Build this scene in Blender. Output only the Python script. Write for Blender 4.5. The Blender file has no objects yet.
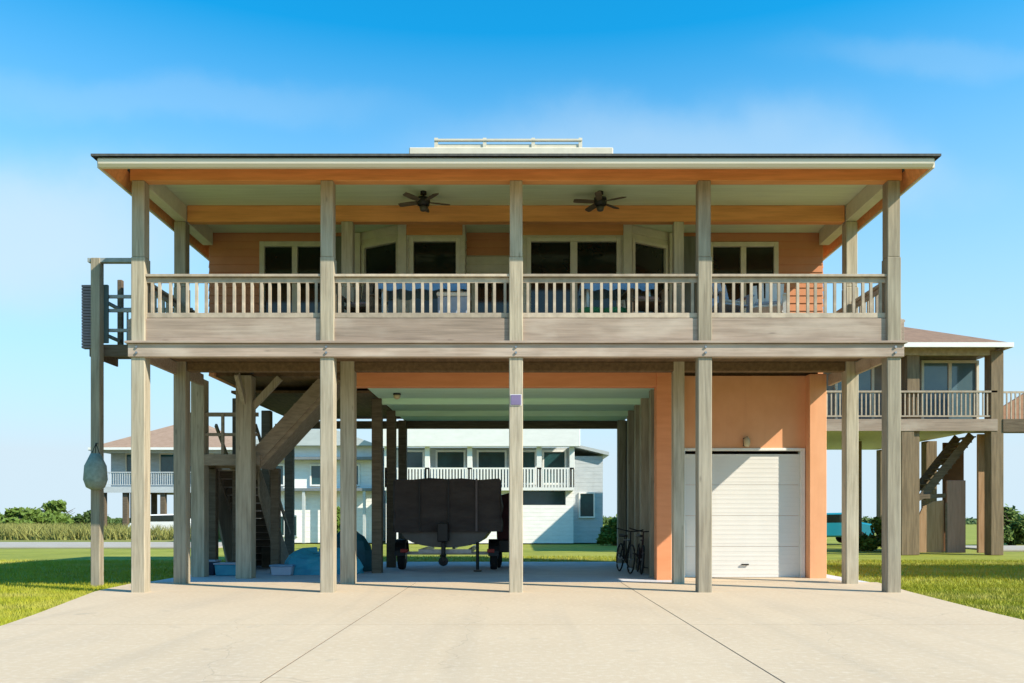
import bpy, math, random
from mathutils import Vector, Matrix
import numpy as np
R = math.radians
random.seed(7)
sc = bpy.context.scene
COL = sc.collection

# ---------------------------------------------------------------- camera
cd = bpy.data.cameras.new('camera'); cam = bpy.data.objects.new('camera', cd); COL.objects.link(cam)
cam.location = (0, 0, 1.32); cam.rotation_euler = (R(90), 0, 0)
cd.sensor_width = 36.0; cd.lens = 840 / 1024 * 36
cd.shift_x = -4 / 1024; cd.shift_y = 176.5 / 1024
cd.clip_start = .1; cd.clip_end = 4000
sc.camera = cam

# ---------------------------------------------------------------- light
SUN = Vector((1.10, -0.60, 1.0)).normalized()          # towards the sun
elev = math.asin(SUN.z)
sd = bpy.data.lights.new('sun', 'SUN'); sun = bpy.data.objects.new('sun', sd); COL.objects.link(sun)
sd.energy = 4.4; sd.angle = R(.5); sd.color = (1.0, .89, .73)
sun.rotation_euler = (-SUN).to_track_quat('-Z', 'Y').to_euler()
sun.location = (20, -10, 25)

w = bpy.data.worlds.new('World'); sc.world = w; w.use_nodes = True
nt = w.node_tree; nt.nodes.clear(); L = nt.links.new
def N(t, **k):
    n = nt.nodes.new(t)
    for a, b in k.items(): setattr(n, a, b)
    return n
sky = N('ShaderNodeTexSky', sky_type='NISHITA', sun_disc=False, sun_elevation=elev,
        sun_rotation=math.atan2(SUN.x, SUN.y), altitude=0, air_density=1.0, dust_density=.35, ozone_density=3.0)
tc = N('ShaderNodeTexCoord'); sep = N('ShaderNodeSeparateXYZ'); L(tc.outputs['Generated'], sep.inputs[0])
# project the view direction on a cloud layer
zc = N('ShaderNodeMath', operation='MAXIMUM'); L(sep.outputs['Z'], zc.inputs[0]); zc.inputs[1].default_value = .03
za = N('ShaderNodeMath', operation='ADD'); L(zc.outputs[0], za.inputs[0]); za.inputs[1].default_value = .12
dx = N('ShaderNodeMath', operation='DIVIDE'); L(sep.outputs['X'], dx.inputs[0]); L(za.outputs[0], dx.inputs[1])
dy = N('ShaderNodeMath', operation='DIVIDE'); L(sep.outputs['Y'], dy.inputs[0]); L(za.outputs[0], dy.inputs[1])
cb = N('ShaderNodeCombineXYZ'); L(dx.outputs[0], cb.inputs[0]); L(dy.outputs[0], cb.inputs[1])
mp = N('ShaderNodeMapping'); L(cb.outputs[0], mp.inputs[0]); mp.inputs['Scale'].default_value = (.55, .9, 1); mp.inputs['Location'].default_value = (3.6, 1.4, 0)
mp.inputs['Rotation'].default_value = (0, 0, R(18))
no = N('ShaderNodeTexNoise'); L(mp.outputs[0], no.inputs['Vector']); no.inputs['Scale'].default_value = .9; no.inputs['Detail'].default_value = 5; no.inputs['Roughness'].default_value = .5; no.inputs['Distortion'].default_value = .5
rp = N('ShaderNodeMapRange'); L(no.outputs['Fac'], rp.inputs[0]); rp.inputs[1].default_value = .46; rp.inputs[2].default_value = .70; rp.inputs[3].default_value = 0; rp.inputs[4].default_value = .38; rp.interpolation_type = 'SMOOTHSTEP'
hz = N('ShaderNodeMapRange'); L(sep.outputs['Z'], hz.inputs[0]); hz.inputs[1].default_value = .07; hz.inputs[2].default_value = .50; hz.inputs[3].default_value = 1.0; hz.inputs[4].default_value = 0.0
mx1 = N('ShaderNodeMath', operation='ADD', use_clamp=True); L(rp.outputs[0], mx1.inputs[0]); L(hz.outputs[0], mx1.inputs[1])
tint = N('ShaderNodeMix', data_type='RGBA', blend_type='MULTIPLY'); tint.inputs[0].default_value = 1
L(sky.outputs[0], tint.inputs[6]); tint.inputs[7].default_value = (.07, 1.34, 1.62, 1)
yc = N('ShaderNodeMath', operation='MAXIMUM'); L(sep.outputs['Y'], yc.inputs[0]); yc.inputs[1].default_value = .02
uu = N('ShaderNodeMath', operation='DIVIDE'); L(sep.outputs['X'], uu.inputs[0]); L(yc.outputs[0], uu.inputs[1])
vv = N('ShaderNodeMath', operation='DIVIDE'); L(sep.outputs['Z'], vv.inputs[0]); L(yc.outputs[0], vv.inputs[1])
cuv = N('ShaderNodeCombineXYZ'); L(uu.outputs[0], cuv.inputs[0]); L(vv.outputs[0], cuv.inputs[1])
wn = N('ShaderNodeTexNoise'); L(cuv.outputs[0], wn.inputs['Vector']); wn.inputs['Scale'].default_value = 3.2; wn.inputs['Detail'].default_value = 7; wn.inputs['Roughness'].default_value = .55
wa = N('ShaderNodeVectorMath', operation='MULTIPLY_ADD'); L(wn.outputs['Color'], wa.inputs[0]); wa.inputs[1].default_value = (.34, .16, 0); L(cuv.outputs[0], wa.inputs[2])
acc = hz.outputs[0]
for (u0, v0, ru, rv, amt) in ((-.60, .33, .28, .10, .75), (-.42, .49, .30, .035, .14), (.16, .43, .32, .08, .40), (.42, .40, .16, .05, .22), (.58, .14, .28, .07, .30), (.50, .56, .22, .03, .14)):
    sb = N('ShaderNodeVectorMath', operation='SUBTRACT'); L(wa.outputs[0], sb.inputs[0]); sb.inputs[1].default_value = (u0 + .17, v0 + .08, 0)
    ml = N('ShaderNodeVectorMath', operation='MULTIPLY'); L(sb.outputs[0], ml.inputs[0]); ml.inputs[1].default_value = (1 / ru, 1 / rv, 0)
    ln = N('ShaderNodeVectorMath', operation='LENGTH'); L(ml.outputs[0], ln.inputs[0])
    mr = N('ShaderNodeMapRange', interpolation_type='SMOOTHERSTEP'); L(ln.outputs['Value'], mr.inputs[0]); mr.inputs[1].default_value = .15; mr.inputs[2].default_value = 1.35; mr.inputs[3].default_value = amt; mr.inputs[4].default_value = 0
    iv = N('ShaderNodeMath', operation='SUBTRACT'); iv.inputs[0].default_value = 1; L(acc, iv.inputs[1])
    ad = N('ShaderNodeMath', operation='MULTIPLY_ADD'); L(mr.outputs[0], ad.inputs[0]); L(iv.outputs[0], ad.inputs[1]); L(acc, ad.inputs[2]); acc = ad.outputs[0]
class _M: outputs = [acc]
mx1 = _M
mix = N('ShaderNodeMix', data_type='RGBA'); L(mx1.outputs[0], mix.inputs[0]); L(tint.outputs[2], mix.inputs[6]); mix.inputs[7].default_value = (3.95, 4.95, 5.6, 1)
bg = N('ShaderNodeBackground'); L(mix.outputs[2], bg.inputs[0]); bg.inputs[1].default_value = .10
wo = N('ShaderNodeOutputWorld'); L(bg.outputs[0], wo.inputs[0])

vs = sc.view_settings; vs.view_transform = 'Standard'; vs.look = 'None'; vs.gamma = 1; vs.exposure = .78
vs.use_curve_mapping = False
sc.cycles.max_bounces = 8; sc.cycles.diffuse_bounces = 5; sc.cycles.use_denoising = True

# ---------------------------------------------------------------- materials
MATS = {}
def mat(name, col, rough=.75, col2=None, scale=(4, 4, 4), nscale=1.0, detail=6, bump=0.0, bscale=None, spec=.3, metal=0.0, lo=.35, hi=.65, extra=None):
    if name in MATS: return MATS[name]
    col = tuple(x * .8 for x in col); col2 = tuple(x * .8 for x in col2) if col2 else None
    m = bpy.data.materials.new(name); m.use_nodes = True; t = m.node_tree; n = t.nodes; b = n['Principled BSDF']
    b.inputs['Roughness'].default_value = rough; b.inputs['Metallic'].default_value = metal
    b.inputs['Specular IOR Level'].default_value = spec
    c = tuple(col) + (1,)
    if col2 is None: col2 = tuple(x * .82 for x in col)
    tcn = n.new('ShaderNodeTexCoord'); mpn = n.new('ShaderNodeMapping'); mpn.inputs['Scale'].default_value = scale
    t.links.new(tcn.outputs['Object'], mpn.inputs[0])
    nn = n.new('ShaderNodeTexNoise'); nn.inputs['Scale'].default_value = nscale; nn.inputs['Detail'].default_value = detail; nn.inputs['Roughness'].default_value = .62
    t.links.new(mpn.outputs[0], nn.inputs['Vector'])
    rr = n.new('ShaderNodeMapRange'); rr.inputs[1].default_value = lo; rr.inputs[2].default_value = hi
    t.links.new(nn.outputs['Fac'], rr.inputs[0])
    mm = n.new('ShaderNodeMix'); mm.data_type = 'RGBA'; mm.inputs[6].default_value = c; mm.inputs[7].default_value = tuple(col2) + (1,)
    t.links.new(rr.outputs[0], mm.inputs[0]); out = mm.outputs[2]
    if extra:
        for (c3, s3, l3, h3, amt) in extra:
            m3 = n.new('ShaderNodeMapping'); m3.inputs['Scale'].default_value = s3; t.links.new(tcn.outputs['Object'], m3.inputs[0])
            n3 = n.new('ShaderNodeTexNoise'); n3.inputs['Scale'].default_value = 1; n3.inputs['Detail'].default_value = 7; t.links.new(m3.outputs[0], n3.inputs['Vector'])
            r3 = n.new('ShaderNodeMapRange'); r3.inputs[1].default_value = l3; r3.inputs[2].default_value = h3; r3.inputs[4].default_value = amt; t.links.new(n3.outputs['Fac'], r3.inputs[0])
            x3 = n.new('ShaderNodeMix'); x3.data_type = 'RGBA'; x3.inputs[7].default_value = tuple(c3) + (1,)
            t.links.new(r3.outputs[0], x3.inputs[0]); t.links.new(out, x3.inputs[6]); out = x3.outputs[2]
    t.links.new(out, b.inputs['Base Color'])
    if bump:
        bn = n.new('ShaderNodeBump'); bn.inputs['Strength'].default_value = bump; bn.inputs['Distance'].default_value = .02
        if bscale:
            m4 = n.new('ShaderNodeMapping'); m4.inputs['Scale'].default_value = bscale; t.links.new(tcn.outputs['Object'], m4.inputs[0])
            n4 = n.new('ShaderNodeTexNoise'); n4.inputs['Scale'].default_value = 1; n4.inputs['Detail'].default_value = 4; t.links.new(m4.outputs[0], n4.inputs['Vector'])
            t.links.new(n4.outputs['Fac'], bn.inputs['Height'])
        else: t.links.new(nn.outputs['Fac'], bn.inputs['Height'])
        t.links.new(bn.outputs[0], b.inputs['Normal'])
    MATS[name] = m; return m
def relief(m, axis, pitch, strength=.6):
    t = m.node_tree; n = t.nodes; b = n['Principled BSDF']
    tcn = n.new('ShaderNodeTexCoord'); sp = n.new('ShaderNodeSeparateXYZ'); t.links.new(tcn.outputs['Object'], sp.inputs[0])
    dv = n.new('ShaderNodeMath'); dv.operation = 'DIVIDE'; dv.inputs[1].default_value = pitch; t.links.new(sp.outputs[axis], dv.inputs[0])
    fr = n.new('ShaderNodeMath'); fr.operation = 'FRACT'; t.links.new(dv.outputs[0], fr.inputs[0])
    iv = n.new('ShaderNodeMath'); iv.operation = 'SUBTRACT'; iv.inputs[0].default_value = 1; t.links.new(fr.outputs[0], iv.inputs[1])
    bn = n.new('ShaderNodeBump'); bn.inputs['Strength'].default_value = strength; bn.inputs['Distance'].default_value = pitch * .25; t.links.new(iv.outputs[0], bn.inputs['Height'])
    old = b.inputs['Normal'].links
    if old: t.links.new(old[0].from_socket, bn.inputs['Normal'])
    t.links.new(bn.outputs[0], b.inputs['Normal']); return m

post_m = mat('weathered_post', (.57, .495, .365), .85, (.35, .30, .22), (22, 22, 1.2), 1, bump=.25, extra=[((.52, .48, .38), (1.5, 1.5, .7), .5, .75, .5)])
rim_m = mat('weathered_board', (.53, .41, .325), .85, (.36, .28, .22), (1.0, 20, 22), 1, bump=.25, extra=[((.56, .48, .40), (.8, 1, 2), .5, .72, .6)])
rail_m = mat('rail_wood', (.62, .52, .40), .85, (.45, .375, .29), (6, 6, 6), 1, bump=.15)
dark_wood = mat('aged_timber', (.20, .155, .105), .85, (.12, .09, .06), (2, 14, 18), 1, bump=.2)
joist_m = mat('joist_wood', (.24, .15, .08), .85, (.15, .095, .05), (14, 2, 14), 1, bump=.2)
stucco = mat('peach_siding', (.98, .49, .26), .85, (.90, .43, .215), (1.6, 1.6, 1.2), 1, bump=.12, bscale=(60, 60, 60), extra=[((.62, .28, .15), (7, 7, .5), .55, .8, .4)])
shade_sid = mat('shaded_peach_siding', (.74, .32, .165), .85, (.66, .28, .14), (1.6, 1.6, 1.2), 1, bump=.1, extra=[((.46, .22, .13), (7, 7, .5), .55, .8, .4)])  # same peach house paint, darkened so the colour carries the porch shade
stucco_b = mat('peach_trim', (.98, .40, .19), .8, (.88, .34, .15), (1.2, 3, 8), 1, bump=.1)
beam_m = mat('cedar_beam', (.98, .43, .16), .8, (.76, .32, .11), (1, 12, 14), 1, bump=.15)
ceil_m = mat('green_grey_ceiling', (.85, .96, .68), .8, (.75, .85, .6), (1, 14, 14), 1, bump=.1)
carp_m = mat('carport_ceiling', (.80, 1.1, .86), .8, (.70, .98, .76), (1, 10, 10), 1, bump=.1)
trim_m = mat('cream_trim', (.84, .77, .62), .6, (.74, .68, .55), (5, 5, 5), 1)
gutter_m = mat('cream_gutter', (.84, .76, .63), .4, (.78, .69, .56), (.6, 4, 4), 1)
shing_m = mat('grey_shingle', (.13, .13, .12), .9, (.08, .08, .075), (10, 3, 3), 1, bump=.3)
glass_m = mat('dark_glass', (.012, .018, .016), .06, (.02, .03, .022), (1, 1, 1), 1, spec=.5)
door_m = mat('white_garage_door', (.90, .88, .83), .45, (.86, .84, .79), (2, 2, 1), 1)
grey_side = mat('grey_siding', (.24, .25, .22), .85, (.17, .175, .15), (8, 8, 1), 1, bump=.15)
slab_m = mat('slab_concrete', (.70, .71, .76), .85, (.58, .59, .64), (1.2, 1.2, 1), 1, bump=.1, bscale=(30, 30, 30))
drive_m = mat('driveway_concrete', (.68, .54, .38), .85, (.635, .50, .348), (.45, .45, 1), 1, detail=9, bump=.15, bscale=(45, 45, 45),
              extra=[((.40, .33, .26), (.9, .25, 1), .52, .8, .35), ((.68, .60, .48), (14, 14, 1), .5, .72, .35), ((.30, .26, .21), (2.1, 1.7, 1), .66, .74, .4)])
t_ = drive_m.node_tree; n_ = t_.nodes; B_ = n_['Principled BSDF']; src = B_.inputs['Base Color'].links[0].from_socket
tc_ = n_.new('ShaderNodeTexCoord'); ns_ = n_.new('ShaderNodeTexNoise'); ns_.inputs['Scale'].default_value = 1.6; ns_.inputs['Detail'].default_value = 6
va = n_.new('ShaderNodeVectorMath'); va.operation = 'MULTIPLY_ADD'; va.inputs[1].default_value = (.6, .6, 0); t_.links.new(ns_.outputs['Color'], va.inputs[0]); t_.links.new(tc_.outputs['Object'], va.inputs[2])
t_.links.new(tc_.outputs['Object'], ns_.inputs['Vector'])
vo = n_.new('ShaderNodeTexVoronoi'); vo.feature = 'DISTANCE_TO_EDGE'; vo.inputs['Scale'].default_value = .22; t_.links.new(va.outputs[0], vo.inputs['Vector'])
cr = n_.new('ShaderNodeMapRange'); cr.inputs[1].default_value = .0006; cr.inputs[2].default_value = .0016; cr.inputs[3].default_value = .22; cr.inputs[4].default_value = 0; t_.links.new(vo.outputs['Distance'], cr.inputs[0])
cm = n_.new('ShaderNodeMix'); cm.data_type = 'RGBA'; cm.inputs[7].default_value = (.16, .135, .11, 1); t_.links.new(cr.outputs[0], cm.inputs[0]); t_.links.new(src, cm.inputs[6])
mk = n_.new('ShaderNodeMapping'); mk.inputs['Scale'].default_value = (1.7, .07, 1); t_.links.new(tc_.outputs['Object'], mk.inputs[0])
nk = n_.new('ShaderNodeTexNoise'); nk.inputs['Detail'].default_value = 5; nk.inputs['Scale'].default_value = 1; t_.links.new(mk.outputs[0], nk.inputs['Vector'])
kr = n_.new('ShaderNodeMapRange'); kr.inputs[1].default_value = .52; kr.inputs[2].default_value = .7; kr.inputs[4].default_value = .25; t_.links.new(nk.outputs['Fac'], kr.inputs[0])
km = n_.new('ShaderNodeMix'); km.data_type = 'RGBA'; km.inputs[7].default_value = (.33, .28, .22, 1); t_.links.new(kr.outputs[0], km.inputs[0]); t_.links.new(cm.outputs[2], km.inputs[6])
t_.links.new(km.outputs[2], B_.inputs['Base Color'])
joint_m = mat('joint_filler', (.22, .18, .14), .9)
black_m = mat('black_paint', (.014, .013, .013), .45, (.02, .018, .018), (3, 3, 3), 1)
canvas_m = mat('black_canvas', (.045, .034, .032), .8, (.07, .055, .05), (2, 2, 5), 1, bump=.9)
maroon_m = mat('maroon_canvas', (.06, .012, .014), .8, (.035, .01, .012), (4, 4, 4), 1, bump=.3)
hull_m = mat('grey_hull', (.10, .10, .10), .3, (.075, .078, .075), (3, 3, 3), 1)
rub_m = mat('rubber', (.02, .02, .02), .85)
steel_m = mat('galvanised', (.42, .43, .44), .4, (.33, .34, .35), (12, 12, 12), 1, metal=.7)
white_m = mat('white_paint', (1.0, 1.0, .96), .6, (.93, .93, .89), (2, 2, 6), 1)
wgrey_m = mat('pale_grey_paint', (.62, .66, .67), .6, (.54, .58, .59), (2, 2, 6), 1)
teal_glass = mat('teal_glass', (.03, .11, .12), .1, (.02, .07, .08), (1, 1, 1), 1, spec=.6)
peachroof = mat('peach_roof', (.46, .31, .22), .9, (.38, .25, .17), (3, 3, 3), 1, bump=.2)
brownroof = mat('brown_roof', (.36, .22, .14), .9, (.27, .165, .105), (4, 4, 4), 1, bump=.2)
tan_m = mat('tan_boards', (.52, .33, .19), .85, (.38, .23, .12), (14, 14, 1), 1, bump=.2)
pink_m = mat('pinkish_boards', (.48, .30, .24), .85, (.38, .24, .18), (14, 14, 1), 1, bump=.2)
blue_m = mat('blue_cloth', (.26, .46, .66), .7, (.20, .36, .56), (4, 4, 4), 1, bump=.2)
tarp_m = mat('teal_tarp', (.01, .085, .10), .5, (.012, .14, .20), (2, 2, 2), 1, bump=.5)
bluetarp_m = mat('blue_plastic', (.04, .30, .46), .45, (.06, .42, .56), (3, 3, 3), 1)
green_m = mat('green_cushion', (.05, .30, .13), .8, (.04, .22, .10), (4, 4, 4), 1)
mauve_m = mat('mauve_cushion', (.33, .25, .26), .8)
lav_m = mat('pale_blue_plastic', (.50, .56, .68), .5, (.42, .48, .62), (3, 3, 3), 1)
purple_m = mat('purple_plaque', (.26, .21, .38), .6)
cyan_m = mat('cyan_car_paint', (.01, .25, .36), .25, (.01, .22, .33), (1, 1, 1), 1, spec=.6)
leaf_m = mat('leaves', (.075, .13, .025), .7, (.04, .08, .015), (1.2, 1.2, 1.2), 1, detail=3)
leaf_b = mat('bright_leaves', (.14, .22, .03), .7, (.09, .15, .02), (1.2, 1.2, 1.2), 1, detail=3)
bark_m = mat('bark', (.14, .10, .07), .9, (.08, .06, .04), (9, 9, 2), 1, bump=.4)
grass_m = mat('lawn_ground', (.34, .36, .045), .9, (.24, .27, .03), (.5, .5, .5), 1, bump=.4, bscale=(18, 18, 18),
              extra=[((.32, .32, .06), (.12, .25, 1), .5, .7, .7), ((.12, .16, .02), (7, 7, 7), .5, .7, .5)])
blade_m = mat('grass_blades', (.46, .45, .03), .75, (.34, .37, .025), (1.5, 1.5, 1.5), 1, extra=[((.50, .42, .14), (.35, .5, 1), .52, .72, .7), ((.20, .27, .03), (.8, .8, 1), .60, .72, .6)])
field_m = mat('field_grass', (.34, .33, .10), .9, (.21, .23, .06), (.3, .3, .6), 1, bump=.3)
road_m = mat('pale_road', (.50, .46, .40), .9, (.44, .40, .35), (.6, .6, 1), 1)
basket_m = mat('grey_green_fibre', (.36, .41, .35), .85, (.24, .28, .23), (9, 9, 9), 1, bump=.4)
brass_m = mat('warm_lamp_glass', (.75, .62, .38), .3)

white_sid = relief(mat('white_siding', (1.0, 1.0, .96), .65, (.90, .90, .86), (2, 2, 6), 1, extra=[((.55, .55, .50), (5, 5, .4), .58, .8, .35)]), 'Z', .2)
grey_sid = relief(mat('pale_grey_siding', (.62, .66, .67), .65, (.52, .56, .57), (2, 2, 6), 1, extra=[((.35, .36, .35), (5, 5, .4), .55, .8, .35)]), 'Z', .2)
for _m in (peachroof, brownroof, shing_m): relief(_m, 'Y', .22, .8)
stair_wood = mat('stair_wood', (.42, .34, .25), .85, (.28, .22, .16), (3, 14, 14), 1, bump=.2)
for _m in (post_m, rim_m, rail_m):
    _t = _m.node_tree; _n = _t.nodes; _b = _n['Principled BSDF']; _s = _b.inputs['Base Color'].links[0].from_socket
    _o = _n.new('ShaderNodeObjectInfo'); _r = _n.new('ShaderNodeMapRange'); _r.inputs[3].default_value = .78; _r.inputs[4].default_value = 1.18; _t.links.new(_o.outputs['Random'], _r.inputs[0])
    _c = _n.new('ShaderNodeTexCoord'); _p = _n.new('ShaderNodeMapping'); _p.inputs['Scale'].default_value = (4.1, 4.1, 1.3) if _m is post_m else (1.1, 5, 5); _t.links.new(_c.outputs['Object'], _p.inputs[0])
    _v = _n.new('ShaderNodeTexVoronoi'); _v.inputs['Scale'].default_value = 1; _t.links.new(_p.outputs[0], _v.inputs['Vector'])
    _q = _n.new('ShaderNodeMapRange'); _q.inputs[1].default_value = .03; _q.inputs[2].default_value = .10; _q.inputs[3].default_value = .68; _q.inputs[4].default_value = 1; _t.links.new(_v.outputs['Distance'], _q.inputs[0])
    _k = _n.new('ShaderNodeMath'); _k.operation = 'MULTIPLY'; _t.links.new(_r.outputs[0], _k.inputs[0]); _t.links.new(_q.outputs[0], _k.inputs[1])
    _x = _n.new('ShaderNodeVectorMath'); _x.operation = 'SCALE'; _t.links.new(_s, _x.inputs[0]); _t.links.new(_k.outputs[0], _x.inputs['Scale']); _t.links.new(_x.outputs[0], _b.inputs['Base Color'])

# ---------------------------------------------------------------- mesh builder
class MB:
    def __init__(s): s.v = []; s.f = []
    def box(s, x0, x1, y0, y1, z0, z1):
        if x0 > x1: x0, x1 = x1, x0
        if y0 > y1: y0, y1 = y1, y0
        if z0 > z1: z0, z1 = z1, z0
        b = len(s.v)
        s.v += [(x0, y0, z0), (x1, y0, z0), (x1, y1, z0), (x0, y1, z0), (x0, y0, z1), (x1, y0, z1), (x1, y1, z1), (x0, y1, z1)]
        s.f += [tuple(b + i for i in q) for q in ((0, 3, 2, 1), (4, 5, 6, 7), (0, 1, 5, 4), (1, 2, 6, 5), (2, 3, 7, 6), (3, 0, 4, 7))]
        return s
    def bar(s, p, q, wd, ht, up=(0, 0, 1)):
        p = Vector(p); q = Vector(q); d = (q - p).normalized(); u = Vector(up)
        if abs(d.dot(u)) > .98: u = Vector((0, 1, 0))
        r = d.cross(u).normalized(); u = r.cross(d).normalized(); b = len(s.v)
        for e in (p, q):
            for a, c in ((-1, -1), (1, -1), (1, 1), (-1, 1)): s.v.append(tuple(e + r * a * wd / 2 + u * c * ht / 2))
        s.f += [tuple(b + i for i in k) for k in ((0, 1, 2, 3), (7, 6, 5, 4), (0, 4, 5, 1), (1, 5, 6, 2), (2, 6, 7, 3), (3, 7, 4, 0))]
        return s
    def tube(s, pts, rad, n=10, caps=True):
        pts = [Vector(p) for p in pts]; rr = rad if isinstance(rad, (list, tuple)) else [rad] * len(pts); b = len(s.v)
        for i, p in enumerate(pts):
            d = (pts[min(i + 1, len(pts) - 1)] - pts[max(i - 1, 0)]).normalized()
            u = Vector((0, 0, 1)) if abs(d.z) < .9 else Vector((0, 1, 0))
            r = d.cross(u).normalized(); u = r.cross(d).normalized()
            for k in range(n):
                a = 2 * math.pi * k / n; s.v.append(tuple(p + (r * math.cos(a) + u * math.sin(a)) * rr[i]))
        for i in range(len(pts) - 1):
            for k in range(n):
                a = b + i * n + k; c = b + i * n + (k + 1) % n; s.f.append((a, c, c + n, a + n))
        if caps:
            s.f.append(tuple(b + k for k in range(n))[::-1]); s.f.append(tuple(b + (len(pts) - 1) * n + k for k in range(n)))
        return s
    def lathe(s, c, prof, n=20, axis='z'):
        b = len(s.v); c = Vector(c)
        for (r, h) in prof:
            for k in range(n):
                a = 2 * math.pi * k / n; x, y = r * math.cos(a), r * math.sin(a)
                s.v.append(tuple(c + (Vector((x, y, h)) if axis == 'z' else Vector((h, x, y)) if axis == 'x' else Vector((x, h, y)))))
        for i in range(len(prof) - 1):
            for k in range(n):
                a = b + i * n + k; d = b + i * n + (k + 1) % n; s.f.append((a, d, d + n, a + n))
        s.f.append(tuple(b + k for k in range(n))[::-1]); s.f.append(tuple(b + (len(prof) - 1) * n + k for k in range(n)))
        return s
    def prism(s, poly, axis, a0, a1):
        """poly of 2-D points, extruded along axis ('x': poly=(y,z); 'y': poly=(x,z); 'z': poly=(x,y))"""
        b = len(s.v); n = len(poly)
        for a in (a0, a1):
            for (p, q) in poly: s.v.append({'x': (a, p, q), 'y': (p, a, q), 'z': (p, q, a)}[axis])
        for k in range(n): s.f.append((b + k, b + (k + 1) % n, b + n + (k + 1) % n, b + n + k))
        s.f.append(tuple(b + k for k in range(n))[::-1]); s.f.append(tuple(b + n + k for k in range(n)))
        return s
    def quadwall(s, p, q, z0, z1, th):
        """vertical slab between plan points p,q, thickness th behind the line"""
        p = Vector((p[0], p[1])); q = Vector((q[0], q[1])); d = (q - p).normalized(); nrm = Vector((-d.y, d.x)) * th
        return s.prism([tuple(p), tuple(q), tuple(q + nrm), tuple(p + nrm)], 'z', z0, z1)

import bmesh
ORG = {}
def link(name, mb, m, parent=None, bevel=0, smooth=False, loc=None):
    me = bpy.data.meshes.new(name)
    org = Vector(loc) if loc is not None else (ORG[parent.name] if parent else Vector((0, 0, 0)))
    me.from_pydata([tuple(Vector(v) - org) for v in mb.v], [], mb.f)
    bm = bmesh.new(); bm.from_mesh(me); bmesh.ops.recalc_face_normals(bm, faces=bm.faces[:]); bm.to_mesh(me); bm.free()
    me.materials.append(m)
    if smooth:
        for p in me.polygons: p.use_smooth = True
    o = bpy.data.objects.new(name, me); COL.objects.link(o)
    ORG[o.name] = org
    if parent:
        o.parent = parent; o.location = org - ORG[parent.name]
    else: o.location = org
    if bevel:
        bv = o.modifiers.new('bevel', 'BEVEL'); bv.width = bevel; bv.segments = 1; bv.limit_method = 'ANGLE'
    return o
def thing(name, label, cat, loc, group=None):
    o = bpy.data.objects.new(name, None); COL.objects.link(o); o.location = loc; ORG[o.name] = Vector(loc)
    o.empty_display_size = .2
    o['label'] = label; o['category'] = cat
    if group: o['group'] = group
    return o
def tag(o, label, cat, group=None):
    o['label'] = label; o['category'] = cat
    if group: o['group'] = group
    return o
def struct(name, mb, m, **k):
    o = link(name, mb, m, **k); o['kind'] = 'structure'; return o
def copy_tree(o, parent=None):
    c = o.copy(); COL.objects.link(c); c.parent = parent
    ORG[c.name] = ORG[o.name]
    for ch in o.children: copy_tree(ch, c)
    return c

# ---------------------------------------------------------------- ground
def sheet(x0, x1, y0, y1, z): return MB_sheet([(x0, y0), (x1, y0), (x1, y1), (x0, y1)], z)
def MB_sheet(poly, z):
    m = MB(); m.v = [(x, y, z) for x, y in poly]; m.f = [tuple(range(len(poly)))]; return m
struct('ground', sheet(-1500, 1500, -300, 3000, -.06), grass_m)
field = MB()
field.box(-200, -15, 56, 160, -.05, .02)
struct('field', MB_sheet([(-300, 50), (-14, 50), (-14, 300), (-300, 300)], -.045), field_m)
# road beyond on the left
rd = MB().prism([(-200, 38), (-14, 38), (-12, 41), (-14, 46), (-200, 46)], 'z', -.05, .012)
struct('road', rd, road_m)
rd = MB().prism([(20, 34.5), (200, 34.5), (200, 40), (20, 40)], 'z', -.05, .012)
struct('path', rd, road_m)
# driveway in three strips with joints
drv = MB()
edgeL = [(-7.8, 17.4), (-7.6, 15.2), (-7.0, 13), (-6.45, 11), (-6.15, 9.5), (-6.0, -8)]
edgeR = [(7.45, 17.4), (7.05, 15.0), (6.8, 13), (6.57, 11), (6.5, 9.5), (6.45, -8)]
ys_j = [15.02, 10.4, 6.3, 2.2, -2]
def edge_x(e, y):
    for (xa, ya), (xb, yb) in zip(e, e[1:]):
        if yb <= y <= ya: return xa + (xb - xa) * (ya - y) / (ya - yb)
    return e[-1][0]
def slab_piece(xl, xr, y0, y1):
    yy = [y0] + [y0 + (y1 - y0) * t for t in (.25, .5, .75)] + [y1]
    L_ = [((edge_x(edgeL, y) if xl is None else xl), y) for y in yy]; R_ = [((edge_x(edgeR, y) if xr is None else xr), y) for y in yy]
    drv.prism(L_ + R_[::-1], 'z', -.10, .0)
g = .009
for y1, y0 in zip([17.28] + ys_j, ys_j + [-8]):
    for xl, xr in ((None, -2.05 - g), (-2.05 + g, 2.15 - g), (2.15 + g, None)):
        slab_piece(xl, xr, y0 + g, y1 - g)
struct('driveway', drv, drive_m)
struct('driveway_joint', sheet(-6.0, 6.4, -7.9, 17.2, -.004), joint_m)
struct('floor_slab', MB().prism([(-7.6, 17.29), (7.3, 17.29), (7.3, 25.4), (-7.6, 25.4)], 'z', -.1, -.004), slab_m)
struct('garage_apron', MB().box(3.36, 6.8, 17.3, 18.48, -.05, .012), drive_m)

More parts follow.
